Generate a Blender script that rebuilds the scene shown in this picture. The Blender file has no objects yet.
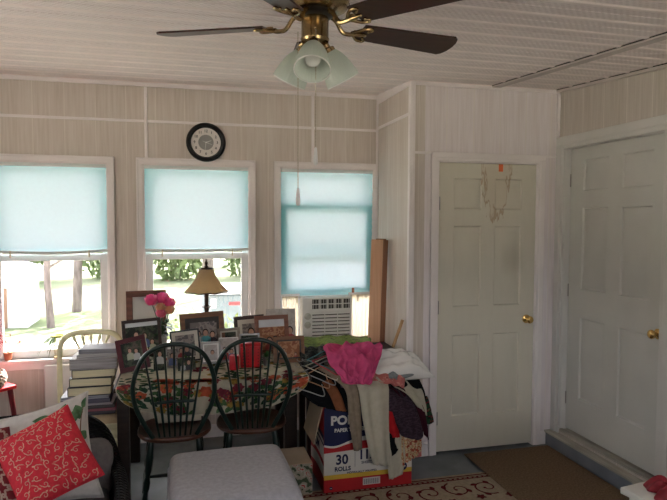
import bpy, bmesh, math, random
from mathutils import Vector, Matrix, Euler, noise as mnoise
R = math.radians
rnd = random.Random(7)
scn = bpy.context.scene
COL = scn.collection
V = Vector

# ------------------------------------------------------------------ camera
FPX, YAW, PITCH, ROLL, CAMH = 587.35, .2482, -.0517, .0028, 1.6444
cy, sy, cp, sp = math.cos(YAW), math.sin(YAW), math.cos(PITCH), math.sin(PITCH)
FW = V((sy*cp, cy*cp, sp)); RT = V((cy, -sy, 0)); UP = RT.cross(FW)
RT, UP = math.cos(ROLL)*RT + math.sin(ROLL)*UP, -math.sin(ROLL)*RT + math.cos(ROLL)*UP
CAM = V((0, 0, CAMH))
camd = bpy.data.cameras.new('camera'); cam = bpy.data.objects.new('camera', camd); COL.objects.link(cam)
camd.sensor_width = 36; camd.lens = FPX/667*36; camd.clip_start = .05; camd.clip_end = 500
m = Matrix((RT, UP, -FW)).transposed().to_4x4(); m.translation = CAM
cam.matrix_world = m
scn.camera = cam

def at(u, v, ax, val):
    """world point seen at pixel (u, v) of the 667x500 photo on the plane ax = val"""
    d = FW + RT*(u-333.5)/FPX - UP*(v-250)/FPX
    k = 'xyz'.index(ax)
    return CAM + d*((val-CAM[k])/d[k])

# ------------------------------------------------------------------ materials
MATS = {}
def nodes(name):
    mt = bpy.data.materials.new(name); mt.use_nodes = True
    nt = mt.node_tree; b = nt.nodes['Principled BSDF']
    return mt, nt, b
def N(nt, typ, **kw):
    n = nt.nodes.new(typ)
    for k, v in kw.items():
        if k.startswith('i_'): n.inputs[k[2:].replace('_', ' ')].default_value = v
        else: setattr(n, k, v)
    return n
def L(nt, a, b): nt.links.new(a, b)
def c4(c): return (c[0], c[1], c[2], 1)
def mat(name, col, rough=.6, metal=0, var=.12, scale=(8, 8, 8), bump=0, bscale=None, spec=.3, col2=None, lo=.35, hi=.65):
    """principled material with a procedural noise mottling, stretched by scale"""
    if name in MATS: return MATS[name]
    mt, nt, b = nodes(name)
    tc = N(nt, 'ShaderNodeTexCoord'); mp = N(nt, 'ShaderNodeMapping'); mp.inputs['Scale'].default_value = scale
    no = N(nt, 'ShaderNodeTexNoise'); no.inputs['Scale'].default_value = 1; no.inputs['Detail'].default_value = 5
    L(nt, tc.outputs['Object'], mp.inputs['Vector']); L(nt, mp.outputs['Vector'], no.inputs['Vector'])
    cr = N(nt, 'ShaderNodeValToRGB')
    c2 = col2 or tuple(max(0, x*(1-var)) for x in col)
    c1 = col if col2 else tuple(min(1, x*(1+var*.6)) for x in col)
    cr.color_ramp.elements[0].position = lo; cr.color_ramp.elements[0].color = c4(c2)
    cr.color_ramp.elements[1].position = hi; cr.color_ramp.elements[1].color = c4(c1)
    L(nt, no.outputs['Fac'], cr.inputs['Fac']); L(nt, cr.outputs['Color'], b.inputs['Base Color'])
    b.inputs['Roughness'].default_value = rough; b.inputs['Metallic'].default_value = metal
    b.inputs['Specular IOR Level'].default_value = spec
    if bump:
        nb = N(nt, 'ShaderNodeTexNoise'); nb.inputs['Scale'].default_value = bscale or 60; nb.inputs['Detail'].default_value = 3
        L(nt, tc.outputs['Object'], nb.inputs['Vector'])
        bp = N(nt, 'ShaderNodeBump'); bp.inputs['Strength'].default_value = bump; bp.inputs['Distance'].default_value = .005
        L(nt, nb.outputs['Fac'], bp.inputs['Height']); L(nt, bp.outputs['Normal'], b.inputs['Normal'])
    MATS[name] = mt
    return mt

def wall_material(name='whitewashed_wood_panel', ca=(.63, .55, .48, 1), cb=(.73, .66, .60, 1)):
    mt, nt, b = nodes(name)
    g = N(nt, 'ShaderNodeNewGeometry'); s = N(nt, 'ShaderNodeSeparateXYZ'); L(nt, g.outputs['Position'], s.inputs[0])
    ad = N(nt, 'ShaderNodeMath', operation='ADD'); L(nt, s.outputs['X'], ad.inputs[0]); L(nt, s.outputs['Y'], ad.inputs[1])
    def grain(fx, fz):
        cx = N(nt, 'ShaderNodeMath', operation='MULTIPLY'); L(nt, ad.outputs[0], cx.inputs[0]); cx.inputs[1].default_value = fx
        cz = N(nt, 'ShaderNodeMath', operation='MULTIPLY'); L(nt, s.outputs['Z'], cz.inputs[0]); cz.inputs[1].default_value = fz
        c = N(nt, 'ShaderNodeCombineXYZ'); L(nt, cx.outputs[0], c.inputs['X']); L(nt, cz.outputs[0], c.inputs['Z'])
        n = N(nt, 'ShaderNodeTexNoise'); n.inputs['Scale'].default_value = 1; n.inputs['Detail'].default_value = 4
        L(nt, c.outputs[0], n.inputs['Vector']); return n
    n1 = grain(70, 3); n2 = grain(14, .6)
    r1 = N(nt, 'ShaderNodeValToRGB'); r1.color_ramp.elements[0].position = .3; r1.color_ramp.elements[1].position = .7
    r1.color_ramp.elements[0].color = ca; r1.color_ramp.elements[1].color = cb
    r2 = N(nt, 'ShaderNodeValToRGB'); r2.color_ramp.elements[0].position = .35; r2.color_ramp.elements[1].position = .65
    r2.color_ramp.elements[0].color = (.94, .925, .905, 1); r2.color_ramp.elements[1].color = (1, 1, 1, 1)
    mx = N(nt, 'ShaderNodeMixRGB', blend_type='MULTIPLY'); mx.inputs[0].default_value = 1
    L(nt, n1.outputs['Fac'], r1.inputs[0]); L(nt, n2.outputs['Fac'], r2.inputs[0])
    L(nt, r1.outputs[0], mx.inputs[1]); L(nt, r2.outputs[0], mx.inputs[2])
    # faint pale joints between the planks of the panel, every 0.2 m or so
    jm = N(nt, 'ShaderNodeMath', operation='MODULO'); L(nt, ad.outputs[0], jm.inputs[0]); jm.inputs[1].default_value = .203
    ab = N(nt, 'ShaderNodeMath', operation='ABSOLUTE'); L(nt, jm.outputs[0], ab.inputs[0])
    lt = N(nt, 'ShaderNodeMath', operation='LESS_THAN'); L(nt, ab.outputs[0], lt.inputs[0]); lt.inputs[1].default_value = .006
    ml = N(nt, 'ShaderNodeMath', operation='MULTIPLY'); L(nt, lt.outputs[0], ml.inputs[0]); ml.inputs[1].default_value = .55
    mj = N(nt, 'ShaderNodeMixRGB'); L(nt, ml.outputs[0], mj.inputs[0]); L(nt, mx.outputs[0], mj.inputs[1]); mj.inputs[2].default_value = (.80, .75, .68, 1)
    L(nt, mj.outputs[0], b.inputs['Base Color']); b.inputs['Roughness'].default_value = .6; b.inputs['Specular IOR Level'].default_value = .25
    return mt

def ceiling_material():
    mt, nt, b = nodes('vinyl_soffit')
    tc = N(nt, 'ShaderNodeTexCoord'); s = N(nt, 'ShaderNodeSeparateXYZ'); L(nt, tc.outputs['Object'], s.inputs[0])
    # staggered rows of small vent slots in every plank
    mp = N(nt, 'ShaderNodeMapping'); mp.inputs['Scale'].default_value = (34, 60, 0)
    L(nt, tc.outputs['Object'], mp.inputs['Vector'])
    br = N(nt, 'ShaderNodeTexBrick'); br.offset = .5
    br.inputs['Scale'].default_value = 1; br.inputs['Mortar Size'].default_value = .30; br.inputs['Mortar Smooth'].default_value = .3
    br.inputs['Brick Width'].default_value = 1.0; br.inputs['Row Height'].default_value = 1.0
    br.inputs['Color1'].default_value = (0, 0, 0, 1); br.inputs['Color2'].default_value = (0, 0, 0, 1); br.inputs['Mortar'].default_value = (1, 1, 1, 1)
    L(nt, mp.outputs[0], br.inputs['Vector'])
    mx = N(nt, 'ShaderNodeMixRGB'); L(nt, br.outputs['Color'], mx.inputs[0])
    mx.inputs[1].default_value = (.76, .68, .65, 1); mx.inputs[2].default_value = (.88, .80, .77, 1)
    L(nt, mx.outputs[0], b.inputs['Base Color']); b.inputs['Roughness'].default_value = .5; b.inputs['Specular IOR Level'].default_value = .25
    bp = N(nt, 'ShaderNodeBump'); bp.inputs['Strength'].default_value = .25; bp.inputs['Distance'].default_value = .002
    L(nt, br.outputs['Color'], bp.inputs['Height']); L(nt, bp.outputs[0], b.inputs['Normal'])
    return mt

def wood(name, c1, c2, axis='z', dens=60, rough=.45, spec=.35):
    sc = {'x': (2, dens, dens), 'y': (dens, 2, dens), 'z': (dens, dens, 2)}[axis]
    return mat(name, c1, rough=rough, scale=sc, col2=c2, spec=spec, lo=.3, hi=.7)

def glass_material():
    mt = bpy.data.materials.new('window_glass'); mt.use_nodes = True; nt = mt.node_tree; nt.nodes.clear()
    o = N(nt, 'ShaderNodeOutputMaterial'); t = N(nt, 'ShaderNodeBsdfTransparent'); g = N(nt, 'ShaderNodeBsdfGlossy')
    t.inputs[0].default_value = (.97, .98, .97, 1); g.inputs['Roughness'].default_value = .02
    fr = N(nt, 'ShaderNodeValue'); fr.outputs[0].default_value = .04
    mx = N(nt, 'ShaderNodeMixShader'); L(nt, fr.outputs[0], mx.inputs[0]); L(nt, t.outputs[0], mx.inputs[1]); L(nt, g.outputs[0], mx.inputs[2])
    L(nt, mx.outputs[0], o.inputs[0]); return mt

def translucent(name, refl, trans, fac, rough_gloss=None, clear=0):
    mt = bpy.data.materials.new(name); mt.use_nodes = True; nt = mt.node_tree; nt.nodes.clear()
    o = N(nt, 'ShaderNodeOutputMaterial'); d = N(nt, 'ShaderNodeBsdfDiffuse'); t = N(nt, 'ShaderNodeBsdfTranslucent')
    tc = N(nt, 'ShaderNodeTexCoord'); no = N(nt, 'ShaderNodeTexNoise'); no.inputs['Scale'].default_value = 40
    L(nt, tc.outputs['Object'], no.inputs['Vector'])
    def tint(c, sock):
        cr = N(nt, 'ShaderNodeValToRGB'); cr.color_ramp.elements[0].color = c4([x*.94 for x in c]); cr.color_ramp.elements[1].color = c4(c)
        L(nt, no.outputs['Fac'], cr.inputs[0]); L(nt, cr.outputs[0], sock)
    tint(refl, d.inputs['Color']); tint(trans, t.inputs['Color'])
    mx = N(nt, 'ShaderNodeMixShader'); mx.inputs[0].default_value = fac
    L(nt, d.outputs[0], mx.inputs[1]); L(nt, t.outputs[0], mx.inputs[2]); last = mx
    if clear:
        tr = N(nt, 'ShaderNodeBsdfTransparent'); m2 = N(nt, 'ShaderNodeMixShader'); m2.inputs[0].default_value = clear
        L(nt, last.outputs[0], m2.inputs[1]); L(nt, tr.outputs[0], m2.inputs[2]); last = m2
    if rough_gloss is not None:
        g = N(nt, 'ShaderNodeBsdfGlossy'); g.inputs['Roughness'].default_value = rough_gloss
        m3 = N(nt, 'ShaderNodeMixShader'); m3.inputs[0].default_value = .06
        L(nt, last.outputs[0], m3.inputs[1]); L(nt, g.outputs[0], m3.inputs[2]); last = m3
    L(nt, last.outputs[0], o.inputs[0]); return mt

def bands(name, stops, scale, rough=.8, detail=3, dist=0.0, bump=0):
    """constant colour patches from noise; stops = [(pos, colour)...]"""
    mt, nt, b = nodes(name)
    tc = N(nt, 'ShaderNodeTexCoord'); mp = N(nt, 'ShaderNodeMapping')
    mp.inputs['Scale'].default_value = scale if isinstance(scale, tuple) else (scale,)*3
    no = N(nt, 'ShaderNodeTexNoise'); no.inputs['Scale'].default_value = 1; no.inputs['Detail'].default_value = detail; no.inputs['Distortion'].default_value = dist
    L(nt, tc.outputs['Object'], mp.inputs[0]); L(nt, mp.outputs[0], no.inputs['Vector'])
    cr = N(nt, 'ShaderNodeValToRGB'); cr.color_ramp.interpolation = 'CONSTANT'
    e = cr.color_ramp.elements
    e[0].position, e[0].color = stops[0][0], c4(stops[0][1]); e[1].position, e[1].color = stops[1][0], c4(stops[1][1])
    for p, c in stops[2:]:
        x = e.new(p); x.color = c4(c)
    L(nt, no.outputs['Fac'], cr.inputs[0]); L(nt, cr.outputs[0], b.inputs['Base Color'])
    b.inputs['Roughness'].default_value = rough; b.inputs['Specular IOR Level'].default_value = .2
    return mt

def wicker_material():
    mt, nt, b = nodes('dark_wicker')
    tc = N(nt, 'ShaderNodeTexCoord'); mp = N(nt, 'ShaderNodeMapping'); mp.inputs['Scale'].default_value = (1, 1, 1)
    L(nt, tc.outputs['Object'], mp.inputs[0])
    w1 = N(nt, 'ShaderNodeTexWave', wave_type='BANDS', bands_direction='Z'); w1.inputs['Scale'].default_value = 32; w1.inputs['Distortion'].default_value = 2.5; w1.inputs['Detail Scale'].default_value = 6
    w2 = N(nt, 'ShaderNodeTexWave', wave_type='BANDS', bands_direction='DIAGONAL'); w2.inputs['Scale'].default_value = 22; w2.inputs['Distortion'].default_value = 1
    L(nt, mp.outputs[0], w1.inputs['Vector']); L(nt, mp.outputs[0], w2.inputs['Vector'])
    mm = N(nt, 'ShaderNodeMath', operation='MULTIPLY'); L(nt, w1.outputs['Fac'], mm.inputs[0]); L(nt, w2.outputs['Fac'], mm.inputs[1])
    cr = N(nt, 'ShaderNodeValToRGB'); cr.color_ramp.elements[0].color = (.004, .003, .003, 1); cr.color_ramp.elements[1].color = (.020, .015, .013, 1)
    L(nt, mm.outputs[0], cr.inputs[0]); L(nt, cr.outputs[0], b.inputs['Base Color'])
    bp = N(nt, 'ShaderNodeBump'); bp.inputs['Strength'].default_value = 1; bp.inputs['Distance'].default_value = .012
    L(nt, mm.outputs[0], bp.inputs['Height']); L(nt, bp.outputs[0], b.inputs['Normal'])
    b.inputs['Roughness'].default_value = .6; b.inputs['Specular IOR Level'].default_value = .15
    return mt

def stained_door_material():
    """cream paint with brown water stains that ran down from the top of the door (object space: x 0..w, z 0..h)"""
    mt, nt, b = nodes('stained_cream_door_paint')
    tc = N(nt, 'ShaderNodeTexCoord'); s = N(nt, 'ShaderNodeSeparateXYZ'); L(nt, tc.outputs['Object'], s.inputs[0])
    mp = N(nt, 'ShaderNodeMapping'); mp.inputs['Scale'].default_value = (26, 1, 6); L(nt, tc.outputs['Object'], mp.inputs[0])
    no = N(nt, 'ShaderNodeTexNoise'); no.inputs['Scale'].default_value = 1; no.inputs['Detail'].default_value = 3; L(nt, mp.outputs[0], no.inputs['Vector'])
    def mr(src, a, bb):
        n = N(nt, 'ShaderNodeMapRange', interpolation_type='SMOOTHSTEP'); n.inputs['From Min'].default_value = a; n.inputs['From Max'].default_value = bb
        L(nt, src, n.inputs['Value']); return n.outputs['Result']
    def mul(a, c):
        n = N(nt, 'ShaderNodeMath', operation='MULTIPLY'); L(nt, a, n.inputs[0]); L(nt, c, n.inputs[1]); return n.outputs[0]
    def add(a, c):
        n = N(nt, 'ShaderNodeMath', operation='ADD'); L(nt, a, n.inputs[0]); L(nt, c, n.inputs[1]); n.use_clamp = True; return n.outputs[0]
    zone = mul(mul(mr(s.outputs['X'], .26, .44), mr(s.outputs['X'], .62, .44)), mr(s.outputs['Z'], 1.40, 2.0))
    blotch = add(zone, no.outputs['Fac'])   # >1 well inside
    sub = N(nt, 'ShaderNodeMath', operation='ADD'); L(nt, zone, sub.inputs[0]); L(nt, no.outputs['Fac'], sub.inputs[1])
    inner = mr(sub.outputs[0], .86, .90); edge = mul(mr(sub.outputs[0], .84, .87), mr(sub.outputs[0], .96, .90))
    # a grimy hand smudge beside the right middle panel
    mp2 = N(nt, 'ShaderNodeMapping'); mp2.inputs['Location'].default_value = (-.57*7, 0, -1.35*6); mp2.inputs['Scale'].default_value = (7, 0, 6)
    L(nt, tc.outputs['Object'], mp2.inputs[0])
    ln = N(nt, 'ShaderNodeVectorMath', operation='LENGTH'); L(nt, mp2.outputs[0], ln.inputs[0])
    smudge = mr(ln.outputs['Value'], 1.0, .1)
    base = N(nt, 'ShaderNodeMixRGB'); L(nt, no.outputs['Fac'], base.inputs[0]); base.inputs[1].default_value = (.66, .63, .53, 1); base.inputs[2].default_value = (.71, .68, .58, 1)
    m1 = N(nt, 'ShaderNodeMixRGB'); f1 = N(nt, 'ShaderNodeMath', operation='MULTIPLY'); L(nt, inner, f1.inputs[0]); f1.inputs[1].default_value = .24
    L(nt, f1.outputs[0], m1.inputs[0]); L(nt, base.outputs[0], m1.inputs[1]); m1.inputs[2].default_value = (.58, .44, .29, 1)
    m2 = N(nt, 'ShaderNodeMixRGB'); f2 = N(nt, 'ShaderNodeMath', operation='MULTIPLY'); L(nt, edge, f2.inputs[0]); f2.inputs[1].default_value = .65
    L(nt, f2.outputs[0], m2.inputs[0]); L(nt, m1.outputs[0], m2.inputs[1]); m2.inputs[2].default_value = (.40, .27, .15, 1)
    m3 = N(nt, 'ShaderNodeMixRGB'); f3 = N(nt, 'ShaderNodeMath', operation='MULTIPLY'); L(nt, smudge, f3.inputs[0]); f3.inputs[1].default_value = .35
    L(nt, f3.outputs[0], m3.inputs[0]); L(nt, m2.outputs[0], m3.inputs[1]); m3.inputs[2].default_value = (.40, .36, .28, 1)
    L(nt, m3.outputs[0], b.inputs['Base Color']); b.inputs['Roughness'].default_value = .5; b.inputs['Specular IOR Level'].default_value = .3
    return mt

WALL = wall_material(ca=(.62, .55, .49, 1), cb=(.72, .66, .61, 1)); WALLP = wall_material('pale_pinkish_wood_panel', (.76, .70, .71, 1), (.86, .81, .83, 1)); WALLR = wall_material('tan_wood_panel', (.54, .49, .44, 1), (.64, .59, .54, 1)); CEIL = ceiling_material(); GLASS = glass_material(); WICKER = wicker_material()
WHITE = mat('white_trim_paint', (.86, .81, .80), rough=.45, var=.05, scale=(4, 4, 4))
WHITE2 = mat('white_sash_vinyl', (.86, .87, .88), rough=.35, var=.04, scale=(4, 4, 4))
DOORP = mat('pale_green_grey_door_paint', (.61, .61, .575), rough=.45, var=.05, scale=(3, 3, 3))
CASE2 = mat('pale_casing_paint', (.66, .65, .62), rough=.45, var=.05, scale=(3, 3, 3))
BRASS = mat('antique_brass', (.40, .29, .15), rough=.24, metal=1, var=.25, scale=(20, 20, 20))
BRASS2 = mat('polished_brass', (.75, .50, .18), rough=.2, metal=1, var=.1, scale=(10, 10, 10))
STEEL = mat('dull_steel', (.35, .34, .32), rough=.4, metal=1, var=.15, scale=(20, 20, 20))
BLACK = mat('black_plastic', (.012, .012, .013), rough=.35, var=.2, scale=(20, 20, 20))
CREAM = mat('cream_chair_paint', (.78, .72, .47), rough=.4, var=.1, scale=(9, 9, 9))
GREEN = mat('dark_green_enamel', (.006, .019, .014), rough=.28, var=.3, scale=(10, 10, 10), spec=.5)
PAPER = mat('white_paper', (.82, .82, .80), rough=.7, var=.05, scale=(5, 5, 5))
GPAGES = mat('grey_book_pages', (.46, .43, .40), rough=.8, scale=(5, 5, 200), var=.3)
PAGES = mat('cream_book_pages', (.78, .68, .44), rough=.8, scale=(5, 5, 300), var=.12)
DKWOOD = wood('dark_table_wood', (.035, .020, .014), (.018, .010, .008), 'x', 40)
CARD = mat('brown_cardboard', (.46, .35, .24), rough=.8, var=.08, scale=(6, 6, 6))

# ------------------------------------------------------------------ mesh helper
class MB:
    def __init__(s): s.bm = bmesh.new()
    def _f(s, vs, mi=0):
        try:
            f = s.bm.faces.new(vs); f.material_index = mi; f.smooth = True; return f
        except ValueError: return None
    def box(s, x0, x1, y0, y1, z0, z1, mi=0, M=None):
        v = [V((x, y, z)) for x in (x0, x1) for y in (y0, y1) for z in (z0, z1)]
        if M: v = [M @ p for p in v]
        v = [s.bm.verts.new(p) for p in v]
        for q in ((0, 1, 3, 2), (4, 6, 7, 5), (0, 4, 5, 1), (2, 3, 7, 6), (0, 2, 6, 4), (1, 5, 7, 3)):
            s._f([v[i] for i in q], mi)
        return s
    def rbox(s, x0, x1, y0, y1, z0, z1, r=.005, mi=0, M=None, seg=3):
        """box with rounded edges"""
        t = bmesh.new(); bmesh.ops.create_cube(t, size=1)
        for p in t.verts: p.co = V(((x0+x1)/2+p.co.x*(x1-x0), (y0+y1)/2+p.co.y*(y1-y0), (z0+z1)/2+p.co.z*(z1-z0)))
        bmesh.ops.bevel(t, geom=t.edges[:], offset=r, segments=seg, affect='EDGES', profile=.5)
        s.merge(t, mi, M); return s
    def merge(s, t, mi=0, M=None):
        mp = {}
        for p in t.verts: mp[p] = s.bm.verts.new(M @ p.co if M else p.co)
        for f in t.faces: s._f([mp[p] for p in f.verts], mi)
        t.free()
    def tube(s, pts, r, seg=10, mi=0, closed=False, flat=1.0, up=None):
        pts = [V(p) for p in pts]; n = len(pts)
        rad = r if isinstance(r, (list, tuple)) else [r]*n
        rings = []; prev = None
        for i, p in enumerate(pts):
            a = pts[(i-1) % n] if (closed or i) else pts[0]; b = pts[(i+1) % n] if (closed or i < n-1) else pts[-1]
            t = (b-a).normalized()
            if up is not None: u = V(up)
            elif prev is not None: u = prev
            else: u = V((0, 0, 1)) if abs(t.z) < .9 else V((1, 0, 0))
            x = (u - t*u.dot(t)).normalized(); y = t.cross(x); prev = x
            rings.append([s.bm.verts.new(p + x*math.cos(2*math.pi*k/seg)*rad[i] + y*math.sin(2*math.pi*k/seg)*rad[i]*flat) for k in range(seg)])
        m_ = n if closed else n-1
        for i in range(m_):
            a, b = rings[i], rings[(i+1) % n]
            for k in range(seg): s._f([a[k], a[(k+1) % seg], b[(k+1) % seg], b[k]], mi)
        if not closed: s._f(rings[0][::-1], mi); s._f(rings[-1], mi)
        return s
    def lathe(s, prof, c=(0, 0, 0), seg=24, mi=0, M=None, caps=True):
        c = V(c); rings = []
        for r, z in prof:
            pts = [V((r*math.cos(2*math.pi*k/seg), r*math.sin(2*math.pi*k/seg), z)) for k in range(seg)]
            rings.append([s.bm.verts.new(c + ((M @ p) if M else p)) for p in pts])
        for a, b in zip(rings, rings[1:]):
            for k in range(seg): s._f([a[k], a[(k+1) % seg], b[(k+1) % seg], b[k]], mi)
        if caps: s._f(rings[0][::-1], mi); s._f(rings[-1], mi)
        return s
    def ball(s, c, r, mi=0, seg=12, sc=(1, 1, 1), M=None):
        t = bmesh.new(); bmesh.ops.create_uvsphere(t, u_segments=seg, v_segments=max(6, seg//2+2), radius=1)
        for p in t.verts: p.co = V((p.co.x*r*sc[0], p.co.y*r*sc[1], p.co.z*r*sc[2]))
        if M:
            for p in t.verts: p.co = M @ p.co
        for p in t.verts: p.co += V(c)
        s.merge(t, mi); return s
    def grid(s, fn, nu, nv, mi=0, wrap=False):
        g = [[s.bm.verts.new(fn(i/nu, j/nv)) for j in range(nv+1)] for i in range(nu if wrap else nu+1)]
        n = len(g)
        for i in range(n if wrap else n-1):
            for j in range(nv): s._f([g[i][j], g[(i+1) % n][j], g[(i+1) % n][j+1], g[i][j+1]], mi)
        return s
    def poly(s, pts, mi=0): s._f([s.bm.verts.new(V(p)) for p in pts], mi); return s
    def prism(s, pts, a, b, mi=0, fn=None):
        """2-D outline pts swept from a to b; fn(x, y, t) -> point"""
        A = [s.bm.verts.new(fn(x, y, a)) for x, y in pts]; B = [s.bm.verts.new(fn(x, y, b)) for x, y in pts]
        n = len(pts)
        s._f(A[::-1], mi); s._f(B, mi)
        for i in range(n): s._f([A[i], A[(i+1) % n], B[(i+1) % n], B[i]], mi)
        return s
    def ribbon(s, pts, w, fn, mi=0):
        """flat strip along 2-D pts, half-width w(t), placed by fn(x, y)"""
        n = len(pts); prev = None
        for i, (x, y) in enumerate(pts):
            a = pts[max(0, i-1)]; b = pts[min(n-1, i+1)]; dx, dy = b[0]-a[0], b[1]-a[1]; l = math.hypot(dx, dy) or 1
            ww = w(i/(n-1)); px, py = -dy/l*ww, dx/l*ww
            cur = (s.bm.verts.new(fn(x+px, y+py)), s.bm.verts.new(fn(x-px, y-py)))
            if prev: s._f([prev[0], prev[1], cur[1], cur[0]], mi)
            prev = cur
        return s
    def build(s, name, mats, parent=None, sharp=40, world=None, solid=0, sub=0, bevel=0):
        if world is not None:
            o0 = V(world)
            for p in s.bm.verts: p.co -= o0
        bmesh.ops.recalc_face_normals(s.bm, faces=s.bm.faces[:])
        me = bpy.data.meshes.new(name); s.bm.to_mesh(me); s.bm.free()
        for mt in (mats if isinstance(mats, (list, tuple)) else [mats]): me.materials.append(mt)
        if sharp: me.set_sharp_from_angle(angle=R(sharp))
        o = bpy.data.objects.new(name, me); COL.objects.link(o)
        if parent is not None: o.parent = parent
        elif world is not None: o.location = world
        if bevel:
            md = o.modifiers.new('bevel', 'BEVEL'); md.width = bevel; md.segments = 2; md.limit_method = 'ANGLE'; md.angle_limit = R(40)
        if solid:
            md = o.modifiers.new('solid', 'SOLIDIFY'); md.thickness = solid; md.offset = 0
        if sub:
            md = o.modifiers.new('sub', 'SUBSURF'); md.levels = sub; md.render_levels = sub
        return o

def tag(o, label, cat, group=None, kind=None):
    if label: o['label'] = label
    if cat: o['category'] = cat
    if group: o['group'] = group
    if kind: o['kind'] = kind
    return o
def thing(name, label, cat, loc=(0, 0, 0), rz=0, group=None):
    o = bpy.data.objects.new(name, None); COL.objects.link(o); o.empty_display_size = .1
    o.location = loc; o.rotation_euler = (0, 0, rz)
    return tag(o, label, cat, group)
def struct(o, label=None): o['kind'] = 'structure'; return (tag(o, label, None) if label else o)
def dup(root, loc=None, rz=None, label=None, group=None):
    r = root.copy(); COL.objects.link(r)
    if loc is not None: r.location = loc
    if rz is not None: r.rotation_euler = (0, 0, rz)
    if label: r['label'] = label
    if group: r['group'] = group
    for ch in list(root.children):
        c = ch.copy(); COL.objects.link(c); c.parent = r
        for g in list(ch.children):
            d = g.copy(); COL.objects.link(d); d.parent = c
    return r
def text(s, size, material, M, parent=None, name='printed_lettering', extrude=.0004, world=None, bold=0, sx=1):
    cu = bpy.data.curves.new('t', 'FONT'); cu.body = s; cu.size = size; cu.extrude = extrude; cu.offset = bold
    cu.align_x = 'CENTER'; cu.align_y = 'CENTER'; cu.resolution_u = 3
    o = bpy.data.objects.new('t', cu); COL.objects.link(o)
    dg = bpy.context.evaluated_depsgraph_get(); me = bpy.data.meshes.new_from_object(o.evaluated_get(dg))
    bpy.data.objects.remove(o); bpy.data.curves.remove(cu)
    me.materials.clear(); me.materials.append(material)
    MM = M @ Matrix.Diagonal((sx, 1, 1, 1))
    me.transform(MM)
    if world is not None: me.transform(Matrix.Translation(-V(world)))
    ob = bpy.data.objects.new(name, me); COL.objects.link(ob)
    if parent is not None: ob.parent = parent
    return ob
def spline(pts, n=8):
    """Catmull-Rom through pts"""
    P = [V(p) for p in pts]; P = [P[0]*2-P[1]] + P + [P[-1]*2-P[-2]]; out = []
    for i in range(1, len(P)-2):
        a, b, c, d = P[i-1:i+3]
        for k in range(n):
            t = k/n
            out.append(.5*((2*b)+(c-a)*t+(2*a-5*b+4*c-d)*t*t+(3*b-a-3*c+d)*t**3))
    out.append(P[-2]); return out
def basis(x, y, z, loc):
    m_ = Matrix((V(x), V(y), V(z))).transposed().to_4x4(); m_.translation = loc; return m_
FACE = lambda loc: basis((1, 0, 0), (0, 0, 1), (0, -1, 0), V(loc))       # flat drawing facing the room (towards -y)

# ------------------------------------------------------------------ room dimensions
D = 4.46; YC = 3.74; XC = 1.486; XR = 2.618; XL = -2.7; YF = -1.7
zc = lambda y: 2.577-.0648*(3.74-y)

# ------------------------------------------------------------------ walls, floor, ceiling
def wall_y(name, y0, y1, x0, x1, z1, holes, mt):
    """wall slab in the xz plane with rectangular holes (hx0, hx1, hz0, hz1)"""
    xs = sorted({x0, x1, *[h[0] for h in holes], *[h[1] for h in holes]}); zs = sorted({0, z1, *[h[2] for h in holes], *[h[3] for h in holes]})
    b = MB()
    for a, c in zip(xs, xs[1:]):
        for d, e in zip(zs, zs[1:]):
            mx, mz = (a+c)/2, (d+e)/2
            if any(h[0] < mx < h[1] and h[2] < mz < h[3] for h in holes): continue
            b.box(a, c, y0, y1, d, e)
    bmesh.ops.remove_doubles(b.bm, verts=b.bm.verts[:], dist=1e-5)
    return struct(b.build(name, mt))
def wall_x(name, x0, x1, y0, y1, z1, holes, mt):
    o = wall_y(name, -x1, -x0, y0, y1, z1, holes, mt)      # build along x then turn a quarter
    o.data.transform(Matrix.Rotation(R(90), 4, 'Z'))       # (x, y) -> (-y, x)
    return o

W1 = (-1.295, -.525, .665, 2.043); W2 = (-.291, .478, .665, 2.043); W3 = (.704, 1.460, .665, 2.043)
wall_y('wall_back', D, D+.12, XL-.1, XC+.1, 2.75, [W1, W2, W3], WALL)
wall_x('wall_closet_side', XC, XC+.1, YC, D, 2.75, [], WALL)
CD = (1.688, 2.452, 0, 2.048)
wall_y('wall_closet_front', YC, YC+.1, XC+.1, XR, 2.75, [CD], WALLP)
RD = (2.752, 3.655, .132, 2.150)
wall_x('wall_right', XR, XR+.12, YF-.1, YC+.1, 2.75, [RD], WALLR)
wall_x('wall_left', XL-.1, XL, YF-.1, D, 2.75, [(1.1, 2.3, .95, 1.90), (2.6, 3.4, 1.05, 1.80)], WALL)
wall_y('wall_front', YF-.1, YF, XL, XR, 2.75, [(-2.1, -.9, 1.25, 2.15), (.5, 2.55, 1.18, 2.19)], WALL)
# closet interior stays closed behind the door
fl = MB().box(XL-.1, XR+.12, YF-.1, D+.12, -.12, 0)
FLOORM = mat('blue_grey_painted_concrete', (.165, .185, .195), rough=.45, var=.25, scale=(5, 5, 5), spec=.35)
struct(fl.build('floor', FLOORM))
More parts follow.
